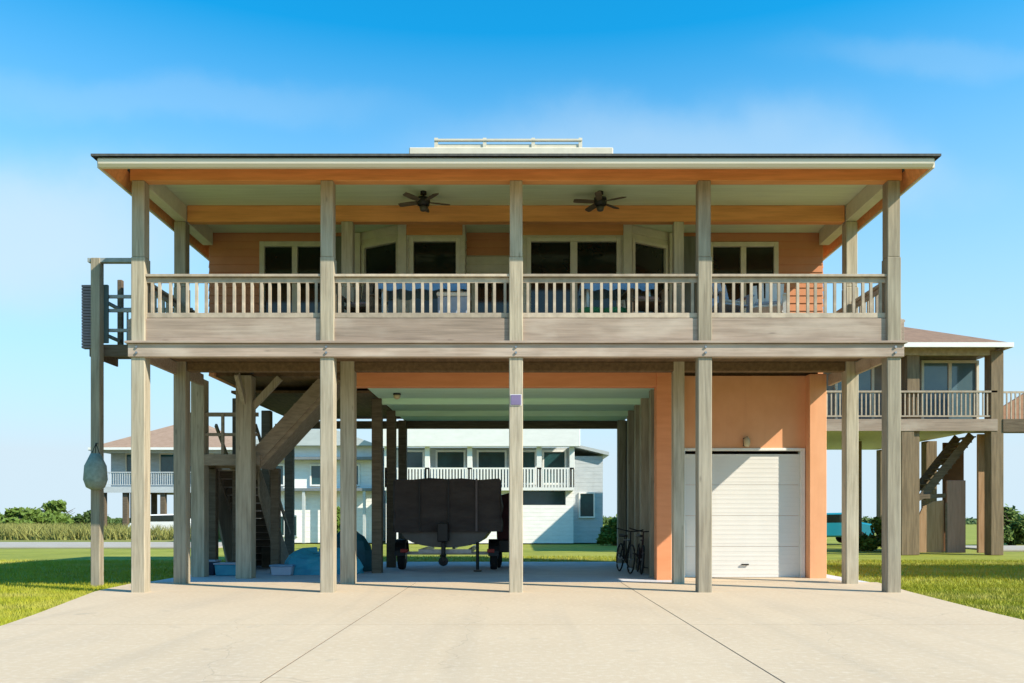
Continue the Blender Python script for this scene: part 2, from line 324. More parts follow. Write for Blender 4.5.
# grass blades
def blades(name, regions, h0, h1, wd, m, inside=None):
    rng = np.random.default_rng(3); P = []
    for (x0, x1, y0, y1, n) in regions:
        p = rng.uniform((x0, y0), (x1, y1), (n, 2))
        if inside: p = p[[inside(a, b) for a, b in p]]
        P.append(p)
    P = np.concatenate(P); n = len(P)
    a = rng.uniform(0, 2 * np.pi, n); h = rng.uniform(h0, h1, n); lean = rng.normal(0, .45, (n, 2)) * h[:, None]
    V = np.zeros((n, 3, 3)); d = np.stack([np.cos(a), np.sin(a)], 1) * wd / 2
    V[:, 0, :2] = P - d; V[:, 1, :2] = P + d; V[:, 2, :2] = P + lean; V[:, :2, 2] = -.06; V[:, 2, 2] = -.05 + h
    me = bpy.data.meshes.new(name); me.from_pydata(V.reshape(-1, 3).tolist(), [], np.arange(3 * n).reshape(-1, 3).tolist())
    me.materials.append(m); o = bpy.data.objects.new(name, me); COL.objects.link(o); o['kind'] = 'stuff'; return o
def offdrive(x, y):
    if y < 17.3 and edge_x(edgeL, y) - .02 < x < edge_x(edgeR, y) + .02: return False
    if -7.65 < x < 7.35 and 16.2 < y < 25.45: return False
    return True
blades('lawn_grass', [(-13, -5.9, 8.5, 17, 70000), (6.3, 13, 8.5, 17, 70000), (-17, -7, 17, 27, 40000), (7, 17, 17, 27, 40000),
                      (-6, 6, 25.5, 30, 9000)], .035, .075, .014, blade_m, offdrive)['label'] = 'short sunny lawn grass either side of the driveway'
blades('field_grass', [(-70, -18, 52, 62, 30000), (-70, -22, 62, 85, 20000)], .3, 1.05, .11, field_m)['label'] = 'tall olive field grass beyond the road'

# ---------------------------------------------------------------- the main house
H = thing('beach_house', 'large peach stilt house with wraparound covered porch and white garage door', 'house', (0, 18, 0))
FZ = 4.86   # porch floor
CZ = 7.60   # porch ceiling
GX = [-6.70, -3.35, 0, 3.35, 6.70]
BK = 25.0
def post(x, y, z1, w0=.25, w1=None, m=post_m, zc=5.95, z0=-.02):
    """square piling, thinner above the rail"""
    jit = random.uniform(-.008, .008)
    mb = MB().box(x - w0 / 2, x + w0 / 2, y - w0 / 2, y + w0 / 2, z0, zc if w1 else z1)
    if w1: mb.box(x - w1 / 2 + jit, x + w1 / 2 + jit, y - w1 / 2, y + w1 / 2, zc, z1)
    return link('post', mb, m, H, bevel=.012)
for x in GX: post(x, 15.0, 7.31, .245, .225)
for x in (-6.74, -3.38, 3.27, 6.74): post(x, 16.95, 7.27, .25 if abs(x) > 5 else (.28 if x < 0 else .22), .23 if x < 3 or x > 4 else .2, m=post_m)
for y in (20.3, 22.6, 24.85):
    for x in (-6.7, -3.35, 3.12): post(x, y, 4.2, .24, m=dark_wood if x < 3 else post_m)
post(3.12, 18.9, 4.2, .22); post(3.12, 21.4, 4.2, .2)

# deck: boards, joists, rims
dk = MB()
y = 15.0
while y < 18.45:
    dk.box(-6.95, 6.95, y, y + .135, FZ - .035, FZ); y += .142
link('deck_boards', dk, rim_m, H)
for x0, x1 in zip(GX, GX[1:]):
    link('rim_joist', MB().box(x0 + (.10 if x0 > -6 else -.16), x1 - (.10 if x1 < 6 else -.16), 14.93, 14.975, 4.47, FZ + .01), rim_m, H, bevel=.005)
link('ledger_cap', MB().box(-6.9, 6.9, 14.79, 14.99, 4.405, 4.445), rim_m, H, bevel=.004)
link('girder', MB().box(-6.86, 6.86, 14.84, 14.99, 4.17, 4.40), rim_m, H, bevel=.006)
for s in (-1, 1):
    link('side_rim', MB().box(s * 6.87, s * 6.93, 14.99, 18.3, 4.45, FZ + .01), rim_m, H, bevel=.005)
    link('side_girder', MB().box(s * 6.80, s * 6.868, 14.992, 18.3, 4.2, 4.448), rim_m, H, bevel=.005)
jo = MB(); x = -6.5
while x < 6.6: jo.box(x, x + .045, 15.0, 18.45, 4.52, FZ - .037); x += .405
link('joist', jo, joist_m, H)
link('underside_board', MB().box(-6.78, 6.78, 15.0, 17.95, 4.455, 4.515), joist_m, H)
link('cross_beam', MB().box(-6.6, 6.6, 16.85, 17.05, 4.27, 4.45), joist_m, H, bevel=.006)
# second floor body floor/ceiling under house
link('carport_ceiling', MB().box(-3.3, 3.2, 18.22, 25.0, 4.2, 4.26), carp_m, H)
cb_ = MB()
for yy in (20.3, 22.6): cb_.box(-3.3, 3.2, yy - .07, yy + .07, 4.06, 4.198)
link('carport_beam', cb_, carp_m, H)
link('back_header', MB().box(-6.8, 6.8, 24.9, 25.1, 3.98, 4.196), dark_wood, H, bevel=.006)
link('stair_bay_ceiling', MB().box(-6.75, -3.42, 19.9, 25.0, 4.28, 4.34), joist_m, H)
# header with orange paint, lower front
link('header', MB().box(-3.55, 3.0, 17.95, 18.2, 4.13, 4.45), stucco_b, H, bevel=.006)
link('pier', MB().box(3.0, 3.32, 17.93, 18.25, -.02, 4.45), stucco_b, H, bevel=.01)
link('pier', MB().box(6.37, 6.74, 18.22, 18.60, -.02, 4.45), stucco, H, bevel=.01)
# garage room
gw = MB()
gw.box(3.34, 6.62, 18.5, 18.62, 2.86, 4.45)           # over the door
gw.box(3.34, 3.618, 18.5, 18.62, 0, 2.86)
gw.box(6.36, 6.62, 18.5, 18.62, 0, 2.855)
gw.box(6.50, 6.62, 18.625, 25, 0, 4.45)
gw.box(3.34, 6.62, 24.88, 24.998, 0, 4.45)
link('garage_wall', gw, stucco, H)
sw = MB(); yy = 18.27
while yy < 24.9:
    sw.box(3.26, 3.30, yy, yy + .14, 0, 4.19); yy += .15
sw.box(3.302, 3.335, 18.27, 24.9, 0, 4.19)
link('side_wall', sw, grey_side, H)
gd = MB()
for k in range(4):
    z0 = .015 + k * .68
    gd.box(3.72, 6.26, 18.54, 18.58, z0, z0 + .674)
    for c in range(6): gd.box(3.74, 6.24, 18.5375, 18.54, z0 + .06 + c * .1, z0 + .10 + c * .1)
G = link('garage_door', gd, door_m, H, bevel=.006)
link('handle', MB().box(4.97, 5.13, 18.50, 18.515, .28, .31).box(4.98, 5.0, 18.51, 18.54, .28, .31).box(5.1, 5.12, 18.51, 18.54, .28, .31), black_m, G)
link('door_frame', MB().box(3.62, 3.718, 18.46, 18.66, 0, 2.80).box(6.262, 6.358, 18.46, 18.66, 0, 2.80).box(3.62, 6.358, 18.46, 18.66, 2.80, 2.858), white_m, H, bevel=.006)
link('trim_post', MB().box(3.345, 3.6, 18.2, 18.49, -.02, 4.44), trim_m, H, bevel=.008)

# upper walls
def wall_seg(p, q, z0=FZ, z1=CZ, m=stucco, name='wall'):
    return link(name, MB().quadwall(p, q, z0, z1, .12), m, H)
WY = 18.5; BY = 17.9
plan = [(-6.75, WY), (-3.45, WY), (-2.4, BY), (-1.1, BY), (-1.1, WY), (.1, WY), (.1, BY), (2.35, BY), (3.4, WY), (6.75, WY)]
# front walls carry horizontal lap boards as shallow relief
def lap(p, q, z0, z1, m, name='wall', holes=()):
    """lap-sided wall between plan points with rectangular openings given as (s0,s1,za,zb) along the segment"""
    P = Vector(p); Q = Vector(q); d = (Q - P); Ln = d.length; d.normalize()
    mb = MB(); z = z0
    cuts = [0, Ln]
    for h in holes: cuts += [h[0], h[1]]
    cuts = sorted(set(cuts))
    while z < z1 - .001:
        zt = min(z + .17, z1)
        for a, b in zip(cuts, cuts[1:]):
            zz0, zz1 = z, zt
            skip = False
            for h in holes:
                if a >= h[0] - 1e-6 and b <= h[1] + 1e-6:
                    if h[2] <= zz0 and h[3] >= zz1: skip = True
                    elif h[2] < zz1 and h[2] > zz0: zz1 = h[2]
                    elif h[3] > zz0 and h[3] < zz1: zz0 = h[3]
            if skip: continue
            A = P + d * a; B = P + d * b
            n = Vector((d.y, -d.x))
            o0 = n * .022; o1 = n * .004
            bi = len(mb.v)
            mb.v += [(A.x + o0.x, A.y + o0.y, zz0), (B.x + o0.x, B.y + o0.y, zz0), (B.x + o1.x, B.y + o1.y, zz1), (A.x + o1.x, A.y + o1.y, zz1),
                     (A.x - n.x * .1, A.y - n.y * .1, zz0), (B.x - n.x * .1, B.y - n.y * .1, zz0), (B.x - n.x * .1, B.y - n.y * .1, zz1), (A.x - n.x * .1, A.y - n.y * .1, zz1)]
            mb.f += [tuple(bi + i for i in k) for k in ((0, 1, 2, 3), (7, 6, 5, 4), (0, 4, 5, 1), (1, 5, 6, 2), (2, 6, 7, 3), (3, 7, 4, 0))]
        z = zt
    return link(name, mb, m, H)
def window(p, q, s0, s1, z0, z1, panes=1, fw=.11, par=H, gm=glass_m, fm=trim_m, name='window', mull=.12):
    """framed window on the segment p-q; the frame stands proud, panes recessed"""
    P = Vector(p); d = (Vector(q) - P).normalized(); n = Vector((d.y, -d.x))
    def bx(mb, a, b, za, zb, o0, o1):
        A = P + d * a; B = P + d * b
        mb.prism([tuple(A + n * o0), tuple(B + n * o0), tuple(B + n * o1), tuple(A + n * o1)], 'z', za, zb)
    f = MB()
    bx(f, s0 - fw, s0, z0 - fw, z1 + fw, .05, -.06); bx(f, s1, s1 + fw, z0 - fw, z1 + fw, .05, -.06)
    bx(f, s0, s1, z1, z1 + fw, .05, -.06); bx(f, s0, s1, z0 - fw, z0, .05, -.06)
    wd = (s1 - s0 - mull * (panes - 1)) / panes
    for k in range(1, panes):
        a = s0 + k * wd + (k - 1) * mull; bx(f, a, a + mull, z0, z1, .045, -.05)
    W = link(name, f, fm, par, bevel=.006)
    for k in range(panes):
        a = s0 + k * (wd + mull); g_ = MB(); bx(g_, a + .004, a + wd - .004, z0 + .003, z1 - .003, -.02, -.045)
        link('pane', g_, gm, W)
    return W
A, B = plan[0], plan[1]
lap(A, B, FZ, CZ, shade_sid, holes=[(1.12, 2.65, FZ + .10, 7.38)])
window(A, B, 1.22, 2.55, FZ + .16, 7.29, 2, name='patio_door')
A, B = plan[1], plan[2]
lap(A, B, FZ, CZ, trim_m, holes=[(.12, 1.08, 5.2, 7.3)]); window(A, B, .17, 1.04, 5.25, 7.22, 1, .08)
A, B = plan[2], plan[3]
lap(A, B, FZ, CZ, trim_m, holes=[(.16, 1.2, 5.2, 7.3)]); window(A, B, .22, 1.12, 5.25, 7.2, 1, .09)
lap(plan[3], plan[4], FZ, CZ, trim_m)
A, B = plan[4], plan[5]
lap(A, B, 7.1, CZ, shade_sid)
lap(A, B, FZ, 7.1, trim_m, holes=[(.1, 1.1, FZ + .02, 6.6)]); window(A, B, .2, 1.0, FZ + .12, 6.5, 2, .08, name='patio_door', mull=.06)
lap(plan[5], plan[6], FZ, CZ, trim_m)
A, B = plan[6], plan[7]
lap(A, B, FZ, CZ, trim_m, holes=[(.14, 2.12, FZ + .10, 7.3)]); window(A, B, .22, 2.04, FZ + .14, 7.2, 2, .09, name='patio_door', mull=.15)
A, B = plan[7], plan[8]
lap(A, B, FZ, CZ, trim_m, holes=[(.16, 1.1, 5.2, 7.3)]); window(A, B, .21, 1.04, 5.25, 7.22, 1, .08)
A, B = plan[8], plan[9]
lap(A, B, FZ, CZ, shade_sid, holes=[(.85, 2.35, 5.75, 7.38)]); window(A, B, .93, 2.27, 5.82, 7.29, 2, .1)
# brown fascia above the bays
link('bay_head', MB().box(-2.36, -1.14, 17.86, 17.875, 7.34, 7.59), beam_m, H)
link('bay_head', MB().box(.14, 2.31, 17.86, 17.875, 7.34, 7.59), beam_m, H)
for x, yy in ((-3.5, 18.42), (-2.42, 17.86), (2.37, 17.86), (3.45, 18.42)):
    link('corner_board', MB().box(x - .09, x + .09, yy - .05, yy + .03, FZ, 7.56), trim_m, H, bevel=.006)
for s in (-1, 1):
    link('shutter_panel', MB().box(s * 3.62, s * 4.0, 18.42, 18.47, FZ, 7.5), grey_side, H, bevel=.006)
# side and rear walls
lap((6.75, WY), (6.75, BK), 4.45, CZ, stucco); lap((-6.75, BK), (-6.75, WY), 4.45, CZ, stucco)
lap((6.75, BK), (-6.75, BK), 4.27, CZ, stucco)
link('under_floor', MB().box(-6.7, 6.7, 18.62, 24.9, 4.46, 4.6), joist_m, H)

# porch roof
link('porch_ceiling', MB().box(-6.85, 6.85, 14.885, 18.6, CZ, CZ + .04), ceil_m, H)
link('porch_ceiling', MB().box(-6.6, 6.6, 18.62, 24.9, CZ, CZ + .04), ceil_m, H)
EX, EY, EZ = 6.99, 14.16, 7.23
for s_ in (-1, 1):
    link('soffit', MB().prism([(s_ * 6.86, CZ), (s_ * 6.86, CZ + .04), (s_ * EX, EZ + .05), (s_ * EX, EZ)], 'y', 14.881, 25.4), beam_m, H)
link('soffit', MB().prism([(14.88, CZ - .08), (14.88, CZ - .04), (EY, EZ + .05), (EY, EZ)], 'x', -6.86, 6.86), beam_m, H)
for s_ in (-1, 1):
    cs = MB(); cs.v = [(s_ * EX, EY, EZ), (s_ * EX, 14.88, EZ), (s_ * 6.861, 14.88, CZ - .06), (s_ * 6.861, EY, EZ), (s_ * EX, EY, EZ + .04), (s_ * EX, 14.88, EZ + .04), (s_ * 6.861, 14.88, CZ - .02), (s_ * 6.861, EY, EZ + .04)]
    cs.f = [(0, 1, 2), (0, 2, 3), (4, 6, 5), (4, 7, 6), (0, 4, 5, 1), (1, 5, 6, 2), (2, 6, 7, 3), (3, 7, 4, 0)]
    link('soffit', cs, beam_m, H)
# front beam, mid beam, side beams
link('front_beam', MB().box(-6.85, 6.85, 14.90, 15.10, 7.31, CZ - .003), beam_m, H, bevel=.006)
link('mid_beam', MB().box(-6.6, 6.6, 16.86, 17.04, 7.27, CZ - .003), beam_m, H, bevel=.006)
for s in (-1, 1):
    link('side_beam', MB().box(s * 6.62, s * 6.84, 15.105, 18.35, 7.28, CZ - .003), trim_m if s < 0 else trim_m, H, bevel=.006)
    link('rake_board', MB().box(s * 6.992, s * 7.03, 14.10, 25.5, 7.20, 7.35), gutter_m, H)
gut = MB().prism([(14.06, 7.35), (14.04, 7.32), (14.05, 7.25), (14.09, 7.205), (14.16, 7.205), (14.16, 7.35)], 'x', -6.99, 6.99)
link('gutter', gut, gutter_m, H)
# hip roof
rf = MB()
e = [(-7.09, 14.0), (7.09, 14.0), (7.09, 25.6), (-7.09, 25.6)]
rx = 3.1; ry = 19.8; zr = 9.3
rf.v = [(x, y, 7.355) for x, y in e] + [(x, y, 7.395) for x, y in e] + [(-rx, ry, zr), (rx, ry, zr)]
rf.f = [(3, 2, 1, 0), (0, 1, 5, 4), (1, 2, 6, 5), (2, 3, 7, 6), (3, 0, 4, 7), (4, 5, 9, 8), (5, 6, 9), (6, 7, 8, 9), (7, 4, 8)]
rf.f = rf.f[1:]
link('roof', rf, shing_m, H)
# roof top lookout
RT = link('roof_lookout', MB().box(-2.42, 2.2, 19.0, 20.9, 8.9, 9.71), trim_m, H, bevel=.02)
rl = MB().box(-1.82, 1.5, 19.05, 20.7, 9.715, 9.80)
for x in (-1.85, -.75, .35, 1.42): rl.box(x, x + .08, 19.02, 19.08, 9.71, 9.93)
rl.box(-1.85, 1.5, 19.0, 19.08, 9.86, 9.90)
link('lookout_rail', rl, trim_m, RT)

# ---- railings
bal_me = None
def railing(p, q, n, zt=5.63, zb=4.93):
    """rails from p to q; n balusters, each its own mesh object"""
    global bal_me
    P = Vector((*p, 0)); Q = Vector((*q, 0)); d = (Q - P).normalized(); off = Vector((0, 0, 1))
    rr = MB().bar(P + off * zb, Q + off * zb, .04, .09)
    RL = link('railing', rr, rail_m, H, bevel=.004)
    link('top_rail', MB().bar(P + off * zt, Q + off * zt, .15, .045).bar(P + off * (zt - .075), Q + off * (zt - .075), .04, .09), rail_m, RL, bevel=.004)
    if bal_me is None:
        b0 = link('baluster', MB().box(-.024, .024, -.02, .02, zb + .045, zt - .12), rail_m, None); bal_me = b0.data
        bpy.data.objects.remove(b0)
    for k in range(n):
        t = (k + .5) / n + random.uniform(-.006, .006)
        o = bpy.data.objects.new('baluster', bal_me); COL.objects.link(o); o.parent = RL
        o.location = P.lerp(Q, t) - ORG[H.name]; o.rotation_euler.z = math.atan2(d.y, d.x)
for x0, x1 in zip(GX, GX[1:]): railing((x0 + .12, 14.98), (x1 - .12, 14.98), 19)
for s in (-1, 1): railing((s * 6.78, 15.15), (s * 6.78, 16.8), 9); 
for s in (-1, 1): railing((s * 6.78, 17.1), (s * 6.78, 18.4), 0 if s < 0 else 3)

for x in GX:
    for z in (4.24, 4.34): link('bolt', MB().lathe((x, 14.815, z), [(.022, 0), (.022, .024)], 8, 'y'), steel_m, H)
# ---- stairs under the left bay
ST = link('stair_landing', MB().box(-7.35, -5.75, 18.9, 20.1, 2.68, 2.74).box(-7.35, -5.75, 18.86, 18.9, 2.50, 2.75).box(-7.35, -5.75, 20.1, 20.14, 2.50, 2.75).box(-7.39, -7.35, 18.86, 20.14, 2.5, 2.75), stair_wood, H, bevel=.005)
for (x, yy, wd) in ((-7.15, 19.0, .30), (-5.95, 18.5, .34), (-5.75, 20.1, .2), (-7.25, 20.1, .2)):
    link('landing_post', MB().box(x - wd / 2, x + wd / 2, yy - wd / 2, yy + wd / 2, -.01, 2.5 if yy > 18.6 and wd < .32 and wd != .30 else 4.44), post_m if wd > .25 else dark_wood, ST, bevel=.01)
fl = MB()
for x in (-7.2, -6.25): fl.bar((x, 23.2, -.05), (x, 20.15, 2.62), .05, .30)
link('stringer', fl, stair_wood, ST)
tr = MB()
for k in range(1, 14): tr.box(-7.17, -6.28, 23.2 - k * .225 - .13, 23.2 - k * .225 + .13, k * .19 - .02, k * .19 + .02)
link('tread', tr, rim_m, ST)
rs = MB()
for k in range(1, 14): rs.box(-7.17, -6.28, 23.2 - k * .225 + .09, 23.2 - k * .225 + .11, k * .19 - .19, k * .19 - .022)
link('riser', rs, dark_wood, ST)
link('skirt_board', MB().prism([(20.2, 2.5), (20.2, 1.7), (21.2, .0), (22.9, -.0)], 'x', -7.28, -7.23), post_m, ST)
link('skirt_board', MB().prism([(20.2, 2.5), (20.2, 1.9), (21.9, .0), (22.9, -.0)], 'x', -6.21, -6.17), stair_wood, ST)
fl = MB()
for yy in (18.96, 20.02): fl.bar((-5.95, yy, 2.62), (-4.0, yy, 4.75), .05, .30)
fl.prism([(-5.9, 2.55), (-5.78, 2.45), (-3.95, 4.43), (-4.1, 4.5)], 'y', 18.99, 19.99)
link('stringer', fl, stair_wood, ST)
tr = MB()
for k in range(1, 9): tr.box(-5.95 + k * .21 - .13, -5.95 + k * .21 + .13, 18.99, 19.99, 2.72 + k * .23, 2.76 + k * .23)
link('tread', tr, rim_m, ST)
hr = MB().bar((-7.33, 18.92, 3.65), (-5.8, 18.92, 3.65), .04, .09).bar((-7.33, 18.92, 3.2), (-5.8, 18.92, 3.2), .03, .07)
for x in (-7.32, -6.6): hr.box(x - .03, x + .03, 18.88, 18.94, 2.7, 3.68)
hr.bar((-7.2, 23.2, .9), (-7.2, 20.15, 3.55), .05, .09); hr.bar((-6.25, 23.2, .9), (-6.25, 20.15, 3.55), .05, .09)
link('handrail', hr, stair_wood, ST)
link('brace', MB().bar((-5.95, 18.5, 3.6), (-5.2, 18.5, 4.4), .09, .14).bar((-5.95, 18.5, 3.7), (-5.95, 17.9, 4.4), .09, .14), post_m, ST)

# ---- side platform (left)
SP = link('side_platform', MB().box(-8.52, -6.9, 16.9, 18.0, 4.72, 4.80).box(-8.52, -6.9, 16.85, 16.9, 4.56, 4.80).box(-8.56, -8.52, 16.85, 18.0, 4.56, 4.80), dark_wood, H, bevel=.005)
link('platform_post', MB().box(-8.43, -8.25, 16.64, 16.82, -.05, 6.48), post_m, SP, bevel=.01)
link('platform_post', MB().box(-8.50, -8.40, 17.9, 18.0, 4.80, 6.4), dark_wood, SP, bevel=.01)
gr_m = mat('grey_rail', (.42, .46, .46), .8, (.32, .35, .35), (5, 5, 5), 1)
rr = MB(); rr.box(-7.46, -7.40, 16.86, 16.92, 4.8, 6.46); rr.box(-8.50, -7.40, 16.66, 16.80, 6.40, 6.48)
for z in (5.78, 5.5, 5.10): rr.box(-8.38, -6.9, 16.9, 16.96, z - .03, z + .03)
for z in (5.78, 5.1): rr.box(-8.5, -8.44, 16.97, 17.9, z - .03, z + .03)
for k in range(9): rr.box(-8.3 + k * .17, -8.27 + k * .17, 17.9, 17.93, 4.8, 5.75)
rr.box(-8.42, -6.9, 17.89, 17.94, 5.75, 5.80)
link('platform_rail', rr, gr_m, SP)
GP = thing('wall_box', 'tall dark grey louvred box hung on left side platform', 'box', (-8.6, 16.9, 4.7))
link('box_body', MB().box(-8.45, -8.18, 16.835, 16.89, 4.83, 6.0), mat('teal_grey', (.12, .18, .18), .6), GP, bevel=.01)
lv = MB()
for k in range(22): lv.box(-8.69, -8.47, 16.80, 16.94, 4.72 + k * .058, 4.72 + k * .058 + .044)
lv.box(-8.67, -8.49, 16.86, 16.94, 4.72, 6.0)
link('louvre', lv, mat('plum_grey', (.26, .22, .25), .6), GP)

# hanging basket on left post
BKt = thing('hanging_basket', 'grey green woven basket hung on the far left platform post', 'basket', (-8.22, 16.42, 1.87))
link('basket_body', MB().lathe((-8.22, 16.42, 1.92), [(.08, -.05), (.17, .0), (.22, .15), (.20, .42), (.09, .66)], 18), basket_m, BKt, smooth=True)
hb = MB()
for a in range(3):
    t = a * 2.1; hb.tube([(-8.22 + .08 * math.cos(t), 16.42 + .08 * math.sin(t), 2.57), (-8.22, 16.44, 2.78)], .008, 6)
hb.tube([(-8.22, 16.44, 2.78), (-8.30, 16.65, 2.80)], .012, 6)
link('hanger', hb, black_m, BKt)

# ---------------------------------------------------------------- fixtures and objects on the house
def fan(x, label, rot):
    t = thing('ceiling_fan', label, 'ceiling fan', (x, 16.15, 7.58), 'porch ceiling fans')
    link('motor', MB().lathe((x, 16.15, 7.30), [(.05, .0), (.11, .03), (.13, .10), (.12, .17), (.05, .2)], 18), black_m, t, smooth=True)
    link('down_rod', MB().tube([(x, 16.15, 7.49), (x, 16.15, 7.56)], .015, 8).lathe((x, 16.15, 7.54), [(.06, 0), (.06, .055)], 14), black_m, t)
    link('light_bowl', MB().lathe((x, 16.15, 7.21), [(.01, 0), (.06, .02), (.08, .09)], 14), mat('frosted_bowl', (.10, .09, .08), .4), t, smooth=True)
    for k in range(5):
        a = rot + k * 2 * math.pi / 5; d = Vector((math.cos(a), math.sin(a), 0)); n = Vector((-d.y, d.x, 0))
        c = Vector((x, 16.15, 7.39)); mb = MB(); b = []
        for r_, wd in ((.10, .03), (.16, .05), (.28, .06), (.47, .06), (.52, .04)):
            for s in (-1, 1): b.append(c + d * r_ + n * s * wd + Vector((0, 0, s * .012)))
        bb = b + [v + Vector((0, 0, .012)) for v in b]; mb.v = [tuple(v) for v in bb]; m_ = len(b)
        for i in range(0, m_ - 2, 2):
            mb.f += [(i, i + 1, i + 3, i + 2), (m_ + i, m_ + i + 2, m_ + i + 3, m_ + i + 1), (i, i + 2, m_ + i + 2, m_ + i), (i + 1, m_ + i + 1, m_ + i + 3, i + 3)]
        mb.f += [(0, m_, m_ + 1, 1), (m_ - 2, m_ - 1, 2 * m_ - 1, 2 * m_ - 2)]
        link('blade', mb, dark_wood, t)
fan(-1.78, 'dark ceiling fan on porch ceiling left of the middle post', .3)
fan(1.62, 'dark ceiling fan on porch ceiling right of the middle post', .75)

def lantern(x, y, z, label):
    t = thing('wall_lantern', label, 'lamp', (x, y, z))
    link('back_plate', MB().box(x - .05, x + .05, y - .02, y, z - .08, z + .1), black_m, t, bevel=.004)
    link('lamp_shade', MB().lathe((x, y - .12, z - .1), [(.04, 0), (.07, .04), (.075, .16), (.02, .22)], 12), brass_m, t, smooth=True)
    link('arm', MB().bar((x, y - .02, z + .08), (x, y - .12, z + .12), .02, .02), black_m, t)
lantern(5.05, 18.49, 2.98, 'small lantern on peach wall above the garage door')
t = thing('ceiling_lamp', 'round lamp on carport ceiling near the left posts', 'lamp', (-2.75, 19.4, 4.19))
link('lamp_base', MB().lathe((-2.75, 19.4, 4.16), [(.09, 0), (.09, .035)], 16), black_m, t)
link('lamp_globe', MB().lathe((-2.75, 19.4, 4.06), [(.02, 0), (.06, .02), (.085, .06), (.08, .1)], 16), brass_m, t, smooth=True)
t = thing('security_camera', 'small black dome camera under porch deck above the stairs', 'camera', (-5.5, 17.5, 4.45))
link('mount', MB().lathe((-5.5, 17.5, 4.40), [(.07, 0), (.07, .05)], 14), white_m, t)
link('lens_dome', MB().lathe((-5.5, 17.5, 4.32), [(.01, 0), (.045, .02), (.06, .08)], 14), black_m, t, smooth=True)
t = thing('post_plaque', 'small purple plaque on the middle front post under the deck', 'sign', (0, 14.86, 3.4))
link('plate', MB().box(-.09, .09, 14.855, 14.872, 3.32, 3.50), purple_m, t, bevel=.004)
link('plate_border', MB().box(-.10, .10, 14.873, 14.8745, 3.31, 3.51), white_m, t)

# furniture on the porch
def bar_table(x0, x1, y0, y1, label, cloth):
    t = thing('porch_table', label, 'table', ((x0 + x1) / 2, (y0 + y1) / 2, FZ), 'blue covered porch tables')
    link('tabletop', MB().box(x0 + .02, x1 - .02, y0 + .02, y1 - .02, FZ + .90, FZ + .94), rail_m, t)
    for x in (x0 + .1, x1 - .1):
        for y in (y0 + .1, y1 - .1): link('leg', MB().tube([(x, y, FZ), (x, y, FZ + .9)], .03, 8), white_m, t)
    mb = MB(); n = 40; ring = []
    per = []
    for i in range(n): per.append((x0 + (x1 - x0) * i / n, y0))
    for i in range(10): per.append((x1, y0 + (y1 - y0) * i / 10))
    for i in range(n): per.append((x1 - (x1 - x0) * i / n, y1))
    for i in range(10): per.append((x0, y1 - (y1 - y0) * i / 10))
    m_ = len(per); cx, cy = (x0 + x1) / 2, (y0 + y1) / 2
    for j, (dz, ex) in enumerate(((.965, 0), (.95, .01), (.85, .02), (.72, .03))):
        for i, (x, y) in enumerate(per):
            wv = .018 * math.sin(i * 1.1) * j / 3; dd = Vector((x - cx, y - cy)).normalized() * (ex + wv)
            mb.v.append((x + dd.x, y + dd.y, FZ + dz + (.02 * math.sin(i * .7) if j == 3 else 0)))
    for j in range(3):
        for i in range(m_): a = j * m_ + i; b = j * m_ + (i + 1) % m_; mb.f.append((a, b, b + m_, a + m_))
    mb.f.append(tuple(range(m_)))
    tag(link('tablecloth', mb, blue_m, smooth=False), cloth, 'tablecloth')
bar_table(-2.6, -.95, 15.7, 16.35, 'long porch table under blue cloth left of the middle post', 'blue cloth over the porch table left of the middle post')
bar_table(1.25, 2.6, 15.7, 16.35, 'long porch table under blue cloth right of the middle post', 'blue cloth over the porch table right of the middle post')
t = thing('cooler', 'pale blue chest cooler behind the rail left of middle post', 'cooler', (-1.05, 15.4, FZ))
link('cooler_body', MB().box(-1.42, -.85, 15.22, 15.6, FZ, FZ + .48), lav_m, t, bevel=.02)
link('lid', MB().box(-1.44, -.83, 15.20, 15.62, FZ + .485, FZ + .56), white_m, t, bevel=.02)
def stool(x, label):
    t = thing('ottoman', label, 'ottoman', (x, 15.5, FZ), 'green ottomans behind the rail')
    link('cushion', MB().lathe((x, 15.5, FZ + .16), [(.10, 0), (.23, .02), (.25, .08), (.23, .14), (.1, .16)], 20), green_m, t, smooth=True)
    for a in range(4): link('leg', MB().tube([(x + .16 * math.cos(a * 1.57 + .8), 15.5 + .16 * math.sin(a * 1.57 + .8), FZ), (x + .14 * math.cos(a * 1.57 + .8), 15.5 + .14 * math.sin(a * 1.57 + .8), FZ + .17)], .018, 6), dark_wood, t)
stool(1.38, 'green round ottoman, left of the two behind the porch rail'); stool(1.82, 'green round ottoman, right of the two behind the porch rail')
def chair(x, y, rz, fr, cu, label):
    """slatted porch armchair: built at the origin, facing -Y"""
    t = thing('porch_chair', label, 'chair', (0, 0, 0), 'armchairs on the porch')
    link('seat', MB().bar((0, -.28, .40), (0, .22, .34), .54, .03), fr, t)
    bk = MB()
    for k in range(5):
        xx = -.22 + k * .11; bk.bar((xx, .22, .34), (xx * 1.15, .48, .98 + .05 * (2 - abs(k - 2))), .09, .02, up=(0, 1, .3))
    bk.bar((-.25, .36, .66), (.25, .36, .66), .03, .07)
    link('backrest', bk, fr, t)
    for s in (-1, 1):
        link('armrest', MB().bar((s * .32, -.36, .58), (s * .32, .36, .58), .11, .025), fr, t)
        link('leg', MB().box(s * .30 - .03, s * .30 + .03, -.33, -.24, 0, .57), fr, t)
        link('leg', MB().bar((s * .28, .0, .36), (s * .28, .40, 0), .05, .09), fr, t)
    link('cushion', MB().bar((0, -.26, .455), (0, .2, .395), .48, .08), cu, t, bevel=.03)
    t.location = (x, y, FZ); t.rotation_euler.z = rz
chair(3.95, 15.75, .35, lav_m, wgrey_m, 'pale blue armchair behind right end of the porch rail')
